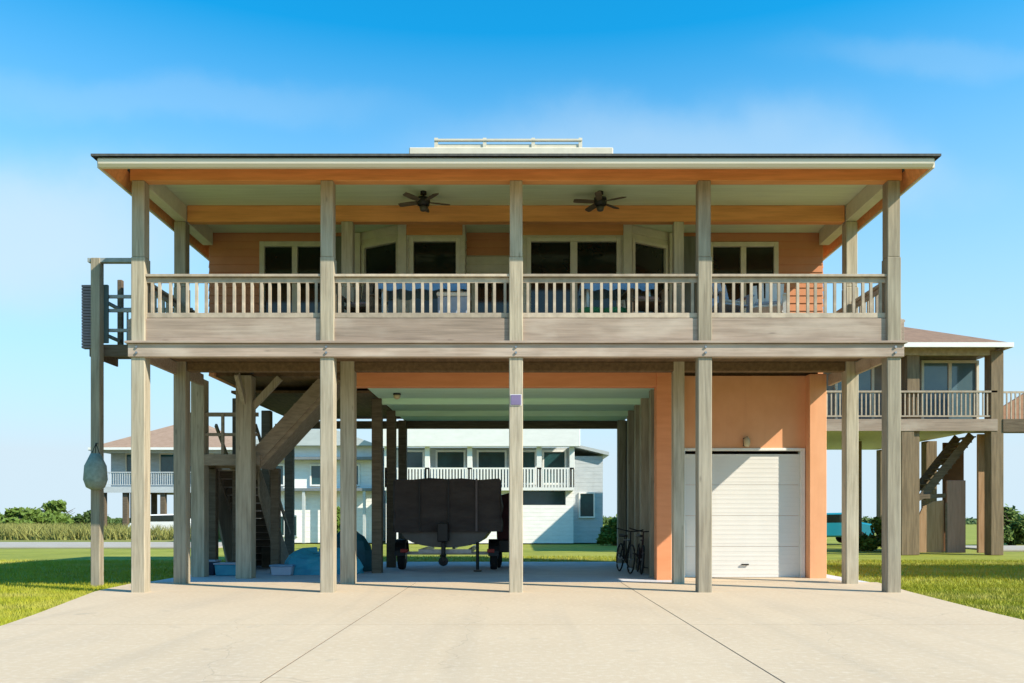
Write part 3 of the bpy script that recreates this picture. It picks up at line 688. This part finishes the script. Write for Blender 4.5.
chair(4.75, 15.85, -.3, white_m, lav_m, 'white armchair with pale blue cushion near right window pair')
chair(2.35, 15.5, .1, dark_wood, mauve_m, 'brown armchair with mauve cushion beside the right blue table')
chair(-2.9, 15.9, -.2, dark_wood, mauve_m, 'brown armchair with mauve cushion beside the left blue table')

# ---------------------------------------------------------------- under the house
# boat trailer and covered boat
TY = 21.6
T = thing('boat_trailer', 'galvanised two wheel trailer carrying the covered boat', 'trailer', (-1.75, TY, 0))
link('frame', MB().bar((-2.35, TY - .9, .50), (-2.35, TY + 2.2, .50), .08, .1).bar((-1.15, TY - .9, .50), (-1.15, TY + 2.2, .50), .08, .1).bar((-2.85, TY, .42), (-.65, TY, .42), .08, .08).bar((-2.4, TY - .9, .50), (-1.1, TY - .9, .50), .08, .1).bar((-1.75, TY + 2, .5), (-1.75, TY + 3.0, .5), .08, .1), steel_m, T)
for s in (-1, 1):
    x = -1.75 + s * 1.18
    wh = link('wheel', MB().lathe((x - .1, TY, .34), [(.2, 0), (.32, .015), (.34, .05), (.34, .15), (.32, .185), (.2, .2)], 24, 'x'), rub_m, T, smooth=False)
    link('rim', MB().lathe((x - .105, TY, .34), [(.05, 0), (.18, .01), (.19, .19), (.05, .21)], 18, 'x'), steel_m, wh)
    fe = MB(); pts = [(TY + .44 * math.cos(a), .36 + .42 * math.sin(a)) for a in [math.pi * k / 10 for k in range(11)]]
    pi_ = [(TY + .42 * math.cos(a), .36 + .40 * math.sin(a)) for a in [math.pi * k / 10 for k in range(11)]][::-1]
    fe.prism(pts + pi_, 'x', x - .13, x + .13); link('fender', fe, black_m, T)
link('jack', MB().tube([(-.95, TY - .85, .04), (-.95, TY - .85, .9)], .04, 10).lathe((-.95, TY - .85, .0), [(.1, 0), (.1, .03)], 12), black_m, T)
Bt = thing('boat', 'boat under black cover with grey curved hull, parked in carport', 'boat', (-1.75, TY, .6))
hl = MB(); secs = []
for (yy, wd, zk, zt) in ((TY - 1.1, 1.10, .60, 1.25), (TY, 1.15, .56, 1.27), (TY + 1.4, 1.05, .60, 1.32), (TY + 2.6, .55, .8, 1.4), (TY + 3.1, .05, 1.15, 1.45)):
    row = []
    for k in range(13):
        u = -1 + k / 6; row.append((-1.75 + wd * math.sin(u * math.pi / 2), yy, zt - (zt - zk) * (math.cos(u * math.pi / 2) ** .6 if abs(u) < 1 else 0)))
    secs.append(row)
for r_ in secs: hl.v += r_
for i in range(len(secs) - 1):
    for k in range(12): a = i * 13 + k; hl.f.append((a, a + 1, a + 14, a + 13))
hl.f.append(tuple(range(13))); hl.f += [tuple([i * 13, (i + 1) * 13, (i + 1) * 13 + 12, i * 13 + 12]) for i in range(4)]
link('hull', hl, hull_m, Bt, smooth=False)
link('rub_rail', MB().bar((-2.88, TY - 1.1, 1.27), (-.62, TY - 1.1, 1.27), .06, .06), steel_m, Bt)
cv = MB(); rng = random.Random(2)
prof = [(-1.22, .98), (-1.24, 1.15), (-1.21, 1.35), (-1.24, 1.6), (-1.22, 1.9), (-1.22, 2.22), (-1.19, 2.27), (-.8, 2.25), (-.4, 2.29), (-.05, 2.26), (.3, 2.29), (.7, 2.26), (1.15, 2.28), (1.19, 2.23), (1.17, 1.9), (1.21, 1.6), (1.18, 1.35), (1.21, 1.15), (1.2, .98)]
nn_ = len(prof)
for (yy, sc_, zsc) in ((TY - 1.25, .97, .995), (TY - 1.18, 1, 1), (TY - .2, 1.0, 1.0), (TY + .9, .98, 1.0), (TY + 1.6, .9, .8), (TY + 2.7, .45, .68)):
    for (x, z) in prof: cv.v.append((-1.65 + x * 1.09 * sc_ + rng.uniform(-.02, .02), yy + rng.uniform(-.02, .02), 1.02 + (z - 1.02) * zsc + rng.uniform(-.015, .015)))
for i in range(5):
    for k in range(nn_ - 1): a = i * nn_ + k; cv.f.append((a, a + 1, a + nn_ + 1, a + nn_))
cv.f.append(tuple(range(nn_)))
link('cover', cv, canvas_m, Bt)
link('strap', MB().box(-.98, -.93, TY - 1.31, TY - 1.285, 1.0, 2.27), mat('grey_strap', (.16, .13, .13), .8), Bt)
for sx in (-2.35, -1.65): link('strap', MB().box(sx, sx + .03, TY - 1.31, TY - 1.285, 1.0, 2.25), black_m, Bt)
for sx in (-2.75, -.62): link('tail_light', MB().box(sx - .09, sx + .09, TY - .99, TY - .95, .47, .56), mat('red_lens', (.30, .01, .01), .3), T, bevel=.01)
om = MB().box(-1.88, -1.62, TY - 1.55, TY - 1.12, .75, 1.2); om.box(-1.80, -1.70, TY - 1.42, TY - 1.25, .25, .75); om.box(-1.83, -1.67, TY - 1.6, TY - 1.3, .40, .44)
om.lathe((-1.75, TY - 1.40, .28), [(.03, 0), (.14, .02), (.03, .05)], 12, 'y')
link('outboard_motor', om, black_m, Bt, bevel=.02)
# maroon utility cart
U = thing('utility_cart', 'dark maroon covered cart beside the boat in carport', 'cart', (-.45, 22.3, 0))
link('cart_cover', MB().prism([(-.50, .75), (-.52, 1.5), (-.46, 1.9), (-.1, 2.0), (-.02, 1.98), (.02, 1.5), (.02, .75)], 'y', 21.9, 23.4), maroon_m, U, bevel=.03)
link('chassis', MB().box(-.50, .0, 21.95, 23.35, .42, .74), black_m, U, bevel=.02)
for x in (-.52, -.12):
    for y in (22.25, 23.05): link('wheel', MB().lathe((x, y, .26), [(.12, 0), (.25, .02), (.26, .06), (.25, .12), (.12, .14)], 18, 'x'), rub_m, U)

# bicycles by the side wall
def bicycle(x, y, rz, fm, label):
    t = thing('bicycle', label, 'bicycle', (0, 0, 0), 'bicycles by the carport wall')
    for yy in (-.53, .53):
        wh = MB(); pts = [(0, yy + .33 * math.cos(a), .35 + .33 * math.sin(a)) for a in [2 * math.pi * k / 28 for k in range(29)]]
        wh.tube(pts, .022, 6, caps=False); W_ = link('wheel', wh, rub_m, t)
        sp = MB()
        for k in range(14):
            a = math.pi * 2 * k / 14; sp.tube([(0, yy, .35), (0, yy + .32 * math.cos(a), .35 + .32 * math.sin(a))], .003, 4)
        sp.lathe((-.04, yy, .35), [(.025, 0), (.025, .08)], 8, 'x'); link('spokes', sp, steel_m, W_)
    fr = MB(); bb = (0, .05, .30); seat = (0, .22, .78); head = (0, -.36, .80); rear = (0, .53, .35); fk = (0, -.53, .35)
    for a, b in ((bb, seat), (bb, head), (seat, head), (bb, rear), (seat, rear), (head, fk)): fr.tube([a, b], .018, 8)
    fr.tube([head, (0, -.32, 1.0)], .016, 8); link('frame', fr, fm, t)
    link('handlebar', MB().tube([(-.33, -.22, 1.06), (-.16, -.34, 1.02), (0, -.33, 1.0), (.16, -.34, 1.02), (.33, -.22, 1.06)], .014, 8), black_m, t)
    link('saddle', MB().prism([(-.11, .36), (.11, .36), (.03, .08), (-.03, .08)], 'z', .86, .92).tube([(0, .22, .78), (0, .24, .87)], .013, 6), black_m, t, bevel=.02)
    link('pedals', MB().tube([(-.12, .05, .46), (0, .05, .30), (.12, .05, .14)], .012, 6).box(-.2, -.1, .0, .1, .45, .47).box(.1, .2, .0, .1, .13, .15), black_m, t)
    t.location = (x, y, 0); t.rotation_euler = (0, R(4), rz)
bicycle(2.62, 20.3, .12, black_m, 'black bicycle leaning by carport wall, nearest the opening')
bicycle(2.95, 20.1, -.06, maroon_m, 'dark bicycle leaning against the siding behind the peach pier')

# tarp-covered heap and clutter by the stairs
def heap(cx, cy, rx_, ry_, h, m, name, seed):
    rg = random.Random(seed); mb = MB(); n = 22; rings = 7
    for j in range(rings):
        f = j / (rings - 1); r_ = math.cos(f * math.pi / 2) ** .6 if j < rings - 1 else .05
        for k in range(n):
            a = 2 * math.pi * k / n; rr_ = r_ * (1 + .12 * math.sin(3 * a + seed) + rg.uniform(-.06, .06))
            mb.v.append((cx + rx_ * rr_ * math.cos(a), cy + ry_ * rr_ * math.sin(a), h * math.sin(f * math.pi / 2) * (1 + .15 * math.sin(2 * a + seed)) - .01 * (j == 0)))
    for j in range(rings - 1):
        for k in range(n): a = j * n + k; b = j * n + (k + 1) % n; mb.f.append((a, b, b + n, a + n))
    mb.f.append(tuple((rings - 1) * n + k for k in range(n)))
    return link(name, mb, m)
tag(heap(-4.7, 20.0, .95, .5, .55, bluetarp_m, 'tarp_heap', 1), 'low heap under bright blue tarp left of front post', 'tarp')
tag(heap(-4.25, 21.2, .75, .5, .95, tarp_m, 'tarp_heap', 4), 'taller heap under dark teal tarp behind the blue heap', 'tarp')
def crate(x0, y0, w_, d_, h_, m, label):
    t = thing('storage_bin', label, 'storage bin', (x0, y0, 0), 'storage bins under the stairs')
    link('bin_body', MB().prism([(x0 + .03, 0), (x0 + w_ - .03, 0), (x0 + w_, h_), (x0, h_)], 'y', y0, y0 + d_), m, t, bevel=.015)
    link('lid', MB().box(x0 - .02, x0 + w_ + .02, y0 - .02, y0 + d_ + .02, h_ + .002, h_ + .04), lav_m if m is not lav_m else blue_m, t, bevel=.01)
crate(-6.9, 19.2, .55, .4, .25, bluetarp_m, 'blue bin with pale lid on floor left of thick stair post')
crate(-5.65, 19.3, .5, .4, .2, lav_m, 'pale blue bin with dark lid right of thick stair post')
crate(-7.35, 19.4, .40, .35, .3, mat('navy_plastic', (.03, .05, .10), .5), 'small navy bin against leftmost stair post')

# ---------------------------------------------------------------- neighbouring houses
def hip(name, x0, x1, y0, y1, z0, zr, m, par, inset=None, th=.06):
    inset = inset if inset is not None else (y1 - y0) / 2; cy = (y0 + y1) / 2
    r = MB(); r.v = [(x0, y0, z0), (x1, y0, z0), (x1, y1, z0), (x0, y1, z0), (x0, y0, z0 + th), (x1, y0, z0 + th), (x1, y1, z0 + th), (x0, y1, z0 + th), (x0 + inset, cy, zr), (x1 - inset, cy, zr)]
    r.f = [(3, 2, 1, 0), (0, 1, 5, 4), (1, 2, 6, 5), (2, 3, 7, 6), (3, 0, 4, 7), (4, 5, 9, 8), (5, 6, 9), (6, 7, 8, 9), (7, 4, 8)]
    return link(name, r, m, par)
def stilt_house(label, x0, x1, y0, y1, fz, ez, rz_, wallm, roofm, posts, winds, pd=2.4, deckm=rim_m, fasc=white_m, ceilm=trim_m, postm=post_m, inset=None, pw=.3, rail=True, wood=rail_m, gm=teal_glass):
    h = thing('stilt_house', label, 'house', ((x0 + x1) / 2, (y0 + y1) / 2, 0), 'neighbouring stilt houses')
    link('deck', MB().box(x0, x1, y0, y1, fz - .12, fz).box(x0, x1, y0 - .05, y0, fz - .42, fz + .02), deckm, h)
    link('deck_underside', MB().box(x0 + .1, x1 - .1, y0 + .1, y1, fz - .3, fz - .14), ceilm, h)
    link('wall', MB().box(x0 + .1, x1 - .1, y0 + pd, y1, fz, ez), wallm, h)
    link('porch_beam', MB().box(x0 + .05, x1 - .05, y0 + .02, y0 + .2, ez - .28, ez - .003), wood, h)
    hip('roof', x0 - .28, x1 + .28, y0 - .5, y1 + .5, ez, rz_, roofm, h, inset)
    link('fascia', MB().box(x0 - .30, x1 + .30, y0 - .56, y0 - .503, ez - .10, ez + .07).box(x1 + .283, x1 + .32, y0 - .5, y1 + .5, ez - .10, ez + .06).box(x0 - .32, x0 - .283, y0 - .5, y1 + .5, ez - .14, ez + .08), fasc, h)
    for (px, py, top) in posts: link('post', MB().box(px - pw / 2, px + pw / 2, py - pw / 2, py + pw / 2, -.05, top), postm, h, bevel=.01)
    for (wx0, wx1, wz0, wz1, n) in winds:
        window((0, y0 + pd - .05), (1, y0 + pd - .05), wx0, wx1, wz0, wz1, n, .1, par=h, gm=gm, fm=trim_m)
    if rail:
        r_ = MB().box(x0, x1, y0 - .03, y0 + .06, fz + 1.0, fz + 1.07).box(x0, x1, y0, y0 + .04, fz + .1, fz + .16)
        R_ = link('railing', r_, wood, h); bl = MB(); x = x0 + .1
        while x < x1: bl.box(x, x + .045, y0, y0 + .04, fz + .16, fz + 1.0); x += .16
        link('balusters', bl, wood, R_)
    return h
# right neighbour
hr_ = stilt_house('weathered stilt house with brown hip roof standing right of the main house', 9.6, 17.75, 31, 41, 4.95, 7.62, 9.9, relief(mat('brown_grey_siding', (.32, .29, .25), .8), 'Z', .18), brownroof,
    [(14.45, 31.2, 4.55), (14.7, 31.3, 7.5), (17.75, 31.2, 7.5), (9.8, 31.2, 7.5), (14.5, 36, 4.6), (9.8, 36, 4.6), (17.7, 36, 4.6), (13.0, 40.5, 4.6), (17.7, 40.5, 4.6)],
    [(10.6, 11.3, 5.9, 7.2, 1), (12.3, 13.6, 5.05, 7.2, 1), (15.6, 17.6, 5.05, 7.25, 2)], inset=4.0, pw=.46, pd=1.2, postm=mat('brown_post', (.30, .225, .14), .85, (.18, .135, .085), (14, 14, 1), 1, bump=.3), gm=mat('sky_glass', (.10, .18, .22), .08, (.14, .22, .25), (1, 1, 1), 1, spec=.8))
sdk = link('side_deck', MB().box(17.95, 23, 31.0, 34, 4.75, 4.95).box(17.95, 23, 30.94, 30.99, 4.5, 4.97), dark_wood, hr_)
rr = MB().box(17.95, 23, 31, 31.06, 5.93, 6.0)
x = 18.1
while x < 23: rr.box(x, x + .045, 31, 31.04, 4.97, 5.93); x += .16
link('side_rail', rr, rail_m, sdk)
link('orange_shed_wall', MB().prism([(18.6, 4.97), (23.2, 4.97), (23.2, 6.9), (20.6, 6.6), (18.6, 5.35)], 'y', 33.0, 33.2), relief(mat('brown_siding', (.50, .27, .16), .85), 'Z', .2), hr_)
# its enclosed stair below
es = thing('stair_enclosure', 'tan boarded stair enclosure under the right neighbour house', 'staircase', (16, 32.5, 0))
link('side_panel', MB().prism([(15.35, 0), (16.3, 0), (16.3, 2.0), (15.9, 1.95), (15.5, 1.75), (15.35, 1.4)], 'y', 32.0, 32.08), tan_m, es, bevel=.01)
link('side_panel', MB().box(16.37, 17.08, 31.9, 32.0, 0, 2.75), pink_m, es, bevel=.01)
link('side_panel', MB().box(17.5, 18.2, 31.8, 31.92, 0, 4.5), tan_m, es, bevel=.01)
link('frame', MB().box(15.22, 15.34, 31.95, 32.1, 0, 2.0).box(16.3, 16.37, 31.88, 31.898, 0, 1.9).prism([(15.22, 1.9), (15.5, 2.05), (16.35, 2.1), (16.35, 2.25), (15.4, 2.22), (15.22, 2.1)], 'y', 31.94, 32.1), dark_wood, es)
st = MB()
for k in range(12): st.box(15.6 + k * .155, 15.6 + k * .155 + .28, 32.1, 33.1, 2.2 + k * .2, 2.25 + k * .2)
st.bar((15.5, 32.08, 2.1), (17.4, 32.08, 4.5), .05, .3); st.bar((15.5, 33.1, 2.1), (17.4, 33.1, 4.5), .05, .3)
link('treads', st, dark_wood, es)
link('back_wall', MB().box(16.9, 17.7, 33.2, 33.3, 0, 4.3), mat('rust_wall', (.20, .09, .04), .85), es)
# off-frame neighbour on the right whose shade falls on the lawn
stilt_house('beach house beyond the right edge of the lawn', 16.6, 26, 15.6, 19.4, 4.9, 7.3, 8.3, stucco, brownroof,
    [(x, y, 4.6) for x in (16.9, 21, 25.6) for y in (15.8, 19.2)], [(18, 20, 5.1, 7.0, 2)], pd=1.5)
# left far house
stilt_house('distant stilt house with peach hip roof and teal windows, beyond the road', -30.0, -19.8, 60, 70, 3.55, 6.25, 8.9, grey_sid, peachroof,
    [(x, y, 3.3) for x in (-29.6, -28, -25.3, -22.2, -20.1) for y in (60.3, 65)], [(-28.7, -27.4, 4.6, 6.0, 1), (-26.2, -22.4, 4.6, 6.0, 3)], pd=2.0,
    deckm=wgrey_m, wood=wgrey_m, postm=dark_wood, inset=5.2, pw=.35)
# white house centre
wy = 43.5
WHt = thing('white_house', 'white two storey house with balcony seen through the open carport', 'house', (-1, wy, 0), 'white houses behind')
link('upper_wall', MB().box(-6.6, 2.9, wy + 1.5, wy + 9, 2.9, 5.1), grey_sid, WHt)
link('fascia', MB().box(-7.0, 3.3, wy - .3, wy + .0, 5.0, 6.3), white_m, WHt, bevel=.02)
hip('roof', -7.1, 3.4, wy - .25, wy + 10, 6.2, 7.4, white_m, WHt)
link('balcony', MB().box(-6.8, 3.0, wy, wy + 1.5, 2.75, 2.9), white_m, WHt)
br = MB().box(-6.8, 3.0, wy, wy + .06, 3.85, 3.93)
x = -6.8
while x < 3: br.box(x, x + .09, wy, wy + .05, 2.9, 3.85); x += .16
link('railing', br, white_m, WHt)
for px in (-6.7, -4.6, -2.4, -.2, 1.2, 2.9): link('column', MB().box(px - .13, px + .13, wy, wy + .25, 2.9, 5.0), white_m, WHt, bevel=.01)
for (a, b) in ((-6.3, -5.0), (-4.2, -2.8), (-2.0, -.6), (.1, 1.0), (1.5, 2.6)): window((0, wy + 1.45), (1, wy + 1.45), a, b, 3.2, 4.85, 1, .1, par=WHt, gm=teal_glass, fm=white_m)
link('lower_wall', MB().box(-6.8, .3, wy + .4, wy + 8.8, 0, 2.75).box(.3, 2.6, wy + .4, wy + 8.8, 0, 2.0).box(2.6, 3.0, wy + .4, wy + 8.8, 0, 2.75), white_sid, WHt)
link('dark_opening', MB().box(.32, 2.58, wy + .9, wy + 1.0, 2.0, 2.74), teal_glass, WHt)
link('side_wing', MB().box(3.02, 4.6, wy + 1.0, wy + 8, 0, 4.6), grey_sid, WHt)
link('wing_roof', MB().prism([(2.95, 5.1), (2.95, 5.25), (4.9, 4.8), (4.9, 4.62)], 'y', wy + .7, wy + 8.3), wgrey_m, WHt)
window((0, wy + .95), (1, wy + .95), 3.4, 4.1, 1.4, 2.6, 1, .08, par=WHt, fm=white_m, gm=teal_glass)
# white house left
wy2 = 44
W2 = thing('white_house', 'white gabled house with grey decks seen behind the stairs', 'house', (-11, wy2, 0), 'white houses behind')
link('wall', MB().box(-14.2, -7.6, wy2 + .8, wy2 + 8, 0, 5.2), white_sid, W2)
link('gable_roof', MB().prism([(-14.6, 5.15), (-7.2, 5.15), (-9.6, 6.0), (-12.2, 6.0)], 'y', wy2 + .3, wy2 + 8.5), wgrey_m, W2)
for z in (2.75, 4.4): link('deck_band', MB().box(-14.3, -7.5, wy2 + .2, wy2 + .8, z, z + .14), mat('grey_band', (.25, .28, .30), .7), W2)
for px in (-13.6, -11.2, -9.9, -8.0): link('column', MB().box(px - .07, px + .07, wy2 + .25, wy2 + .4, 0, 2.75), wgrey_m, W2)
for (a, b) in ((-13.3, -12.4), (-10.9, -10.2), (-9.2, -8.4)): window((0, wy2 + .75), (1, wy2 + .75), a, b, 3.1, 4.1, 1, .08, par=W2, gm=teal_glass, fm=white_m)
for (a, b) in ((-12.9, -11.7),): window((0, wy2 + .75), (1, wy2 + .75), a, b, .4, 1.4, 2, .08, par=W2, gm=teal_glass, fm=white_m)

# ---------------------------------------------------------------- cars
def car(x, y, rz, paint, label, s=1.0):
    t = thing('parked_car', label, 'car', (0, 0, 0), 'cars parked by other houses')
    prof = [(-2.25, .35), (-2.3, .75), (-2.1, 1.0), (-1.5, 1.05), (-.9, 1.55), (.9, 1.6), (1.6, 1.1), (2.2, 1.0), (2.3, .7), (2.25, .35)]
    link('body', MB().prism(prof, 'y', -.88, .88), paint, t, bevel=.08)
    for s_ in (-1, 1):
        link('side_window', MB().prism([(-1.30, 1.08), (-.85, 1.48), (.85, 1.52), (1.40, 1.1)], 'y', s_ * .875, s_ * .89), glass_m, t)
        for wx in (-1.4, 1.4):
            W_ = link('wheel', MB().lathe((wx, s_ * .82 - .1, .33), [(.2, 0), (.33, .02), (.33, .18), (.2, .2)], 20, 'y'), rub_m, t)
            link('rim', MB().lathe((wx, s_ * .82 - .105, .33), [(.03, 0), (.19, .01), (.19, .2), (.03, .21)], 14, 'y'), steel_m, W_)
        link('headlight', MB().box(2.2, 2.31, s_ * .55 - .15, s_ * .55 + .15, .72, .86), white_m, t)
    t.location = (x, y, 0); t.rotation_euler.z = rz
car(16.0, 43.5, R(8), cyan_m, 'teal blue car parked beyond the right lawn')
car(-23.8, 57.2, R(4), white_m, 'white car parked before the distant peach roofed house')

# ---------------------------------------------------------------- vegetation
def leaf_cloud(mb_v, mb_f, c, r, n, size, rg):
    for _ in range(n):
        d = Vector((rg.gauss(0, 1), rg.gauss(0, 1), rg.gauss(0, 1))).normalized() * (rg.random() ** .45)
        p = Vector(c) + Vector((d.x * r[0], d.y * r[1], d.z * r[2]))
        if p.z < .02: p.z = .02 + rg.random() * .2
        a = Vector((rg.gauss(0, 1), rg.gauss(0, 1), rg.gauss(0, 1))).normalized(); b = a.orthogonal().normalized(); s_ = size * rg.uniform(.6, 1.3)
        i = len(mb_v); mb_v += [tuple(p - a * s_), tuple(p + b * s_ * .5), tuple(p + a * s_), tuple(p - b * s_ * .5)]; mb_f.append((i, i + 1, i + 2, i + 3))
def tree(name, cat, x, y, h, wd, label, seed, m=leaf_m, n=2600, size=.14, group=None, bush=True):
    rg = random.Random(seed); t = thing(name, label, cat, (x, y, 0), group)
    mb = MB(); k = 22
    for i in range(k):
        a = rg.uniform(0, 6.28); rr_ = rg.uniform(0, .65) * wd / 2
        rr_ = rg.uniform(0, 1.0) * wd / 2; cz = h * (rg.uniform(.1, .8) * (1.15 - rr_ / wd * 1.4) if bush else rg.uniform(.45, .85)); s_ = rg.uniform(.45, .75)
        leaf_cloud(mb.v, mb.f, (x + rr_ * math.cos(a), y + rr_ * math.sin(a) * .8, cz), (wd * .2 * s_ * 1.3, wd * .2 * s_, max(.08, min(h * .2, h - cz))), n // k, size, rg)
    link('crown', mb, m, t)
    tr_ = MB(); tr_.tube([(x, y, -.1), (x + .05, y, h * .3), (x - .05, y, h * .6)], [wd * .04 + .04, wd * .03 + .03, .03], 8)
    for i in range(5):
        a = rg.uniform(0, 6.28); tr_.tube([(x, y, h * .2 + i * .05 * h), (x + wd * .25 * math.cos(a), y + wd * .2 * math.sin(a), h * .55 + i * .05 * h)], [.05, .015], 6)
    link('trunk', tr_, bark_m, t)
G_ = 'bushes and trees beyond the lawns'
tree('bush', 'bush', 15.4, 35.0, 1.5, 2.2, 'green bush right of the teal car behind a front post', 1, leaf_b, group=G_)
tree('bush', 'bush', 24.8, 42, 2.1, 3.6, 'bright leafy bush at right frame edge near the neighbour post', 2, leaf_b, 4200, group=G_)
tree('bush', 'bush', 27.6, 44, 2.0, 3.4, 'dark bush at far right edge beside bright bush', 3, leaf_m, 4200, group=G_)
tree('bush', 'bush', 17.6, 36.5, 1.2, 1.8, 'low pale bush beneath the right neighbour deck', 13, leaf_b, group=G_)
tree('bush', 'bush', 5.0, 42.2, 1.3, 1.5, 'small bush at right corner of the white house', 4, leaf_b, group=G_)
tree('bush', 'bush', 6.3, 47, 2.3, 2.2, 'tall olive bush right of the white house wing', 5, leaf_b, group=G_)
tree('bush', 'bush', -7.8, 37, 1.9, 1.3, 'bright young shrub between left front post and inner post', 6, leaf_b, 1800, group=G_)
0 and tree('bush', 'bush', 2.5, 42.8, .8, 1.2, 'low shrub against the white house lower wall', 14, leaf_m, 1200, group=G_)
labs = ['far green tree at the left frame edge', 'rounded far tree, second from the left edge', 'far tree with widest crown in the left tree row', 'low far tree right of the widest crown', 'smallest far tree in the left row, near the platform post']
for i, (x, y, h, wd) in enumerate(((-59, 96, 2.0, 6), (-55.5, 94, 2.7, 7), (-52.5, 96, 3.3, 8), (-49, 98, 2.4, 6), (-43, 99, 1.5, 6))):
    tree('tree', 'tree', x, y, h, wd, labs[i], 20 + i, leaf_m if i == 3 else leaf_b, 3000, .28, G_)
# far scrub line round the horizon
rg = random.Random(9); v = MB()
for i in range(420):
    a = rg.uniform(-.75, .75); d_ = rg.uniform(170, 240); x = d_ * math.tan(a); h = rg.uniform(.5, 1.7)
    leaf_cloud(v.v, v.f, (x, d_, h * .4), (rg.uniform(3, 7), 3, h * .6), 90, .55, rg)
so = link('far_scrub', v, leaf_m); so['kind'] = 'stuff'; so['label'] = 'low green scrub along the horizon'
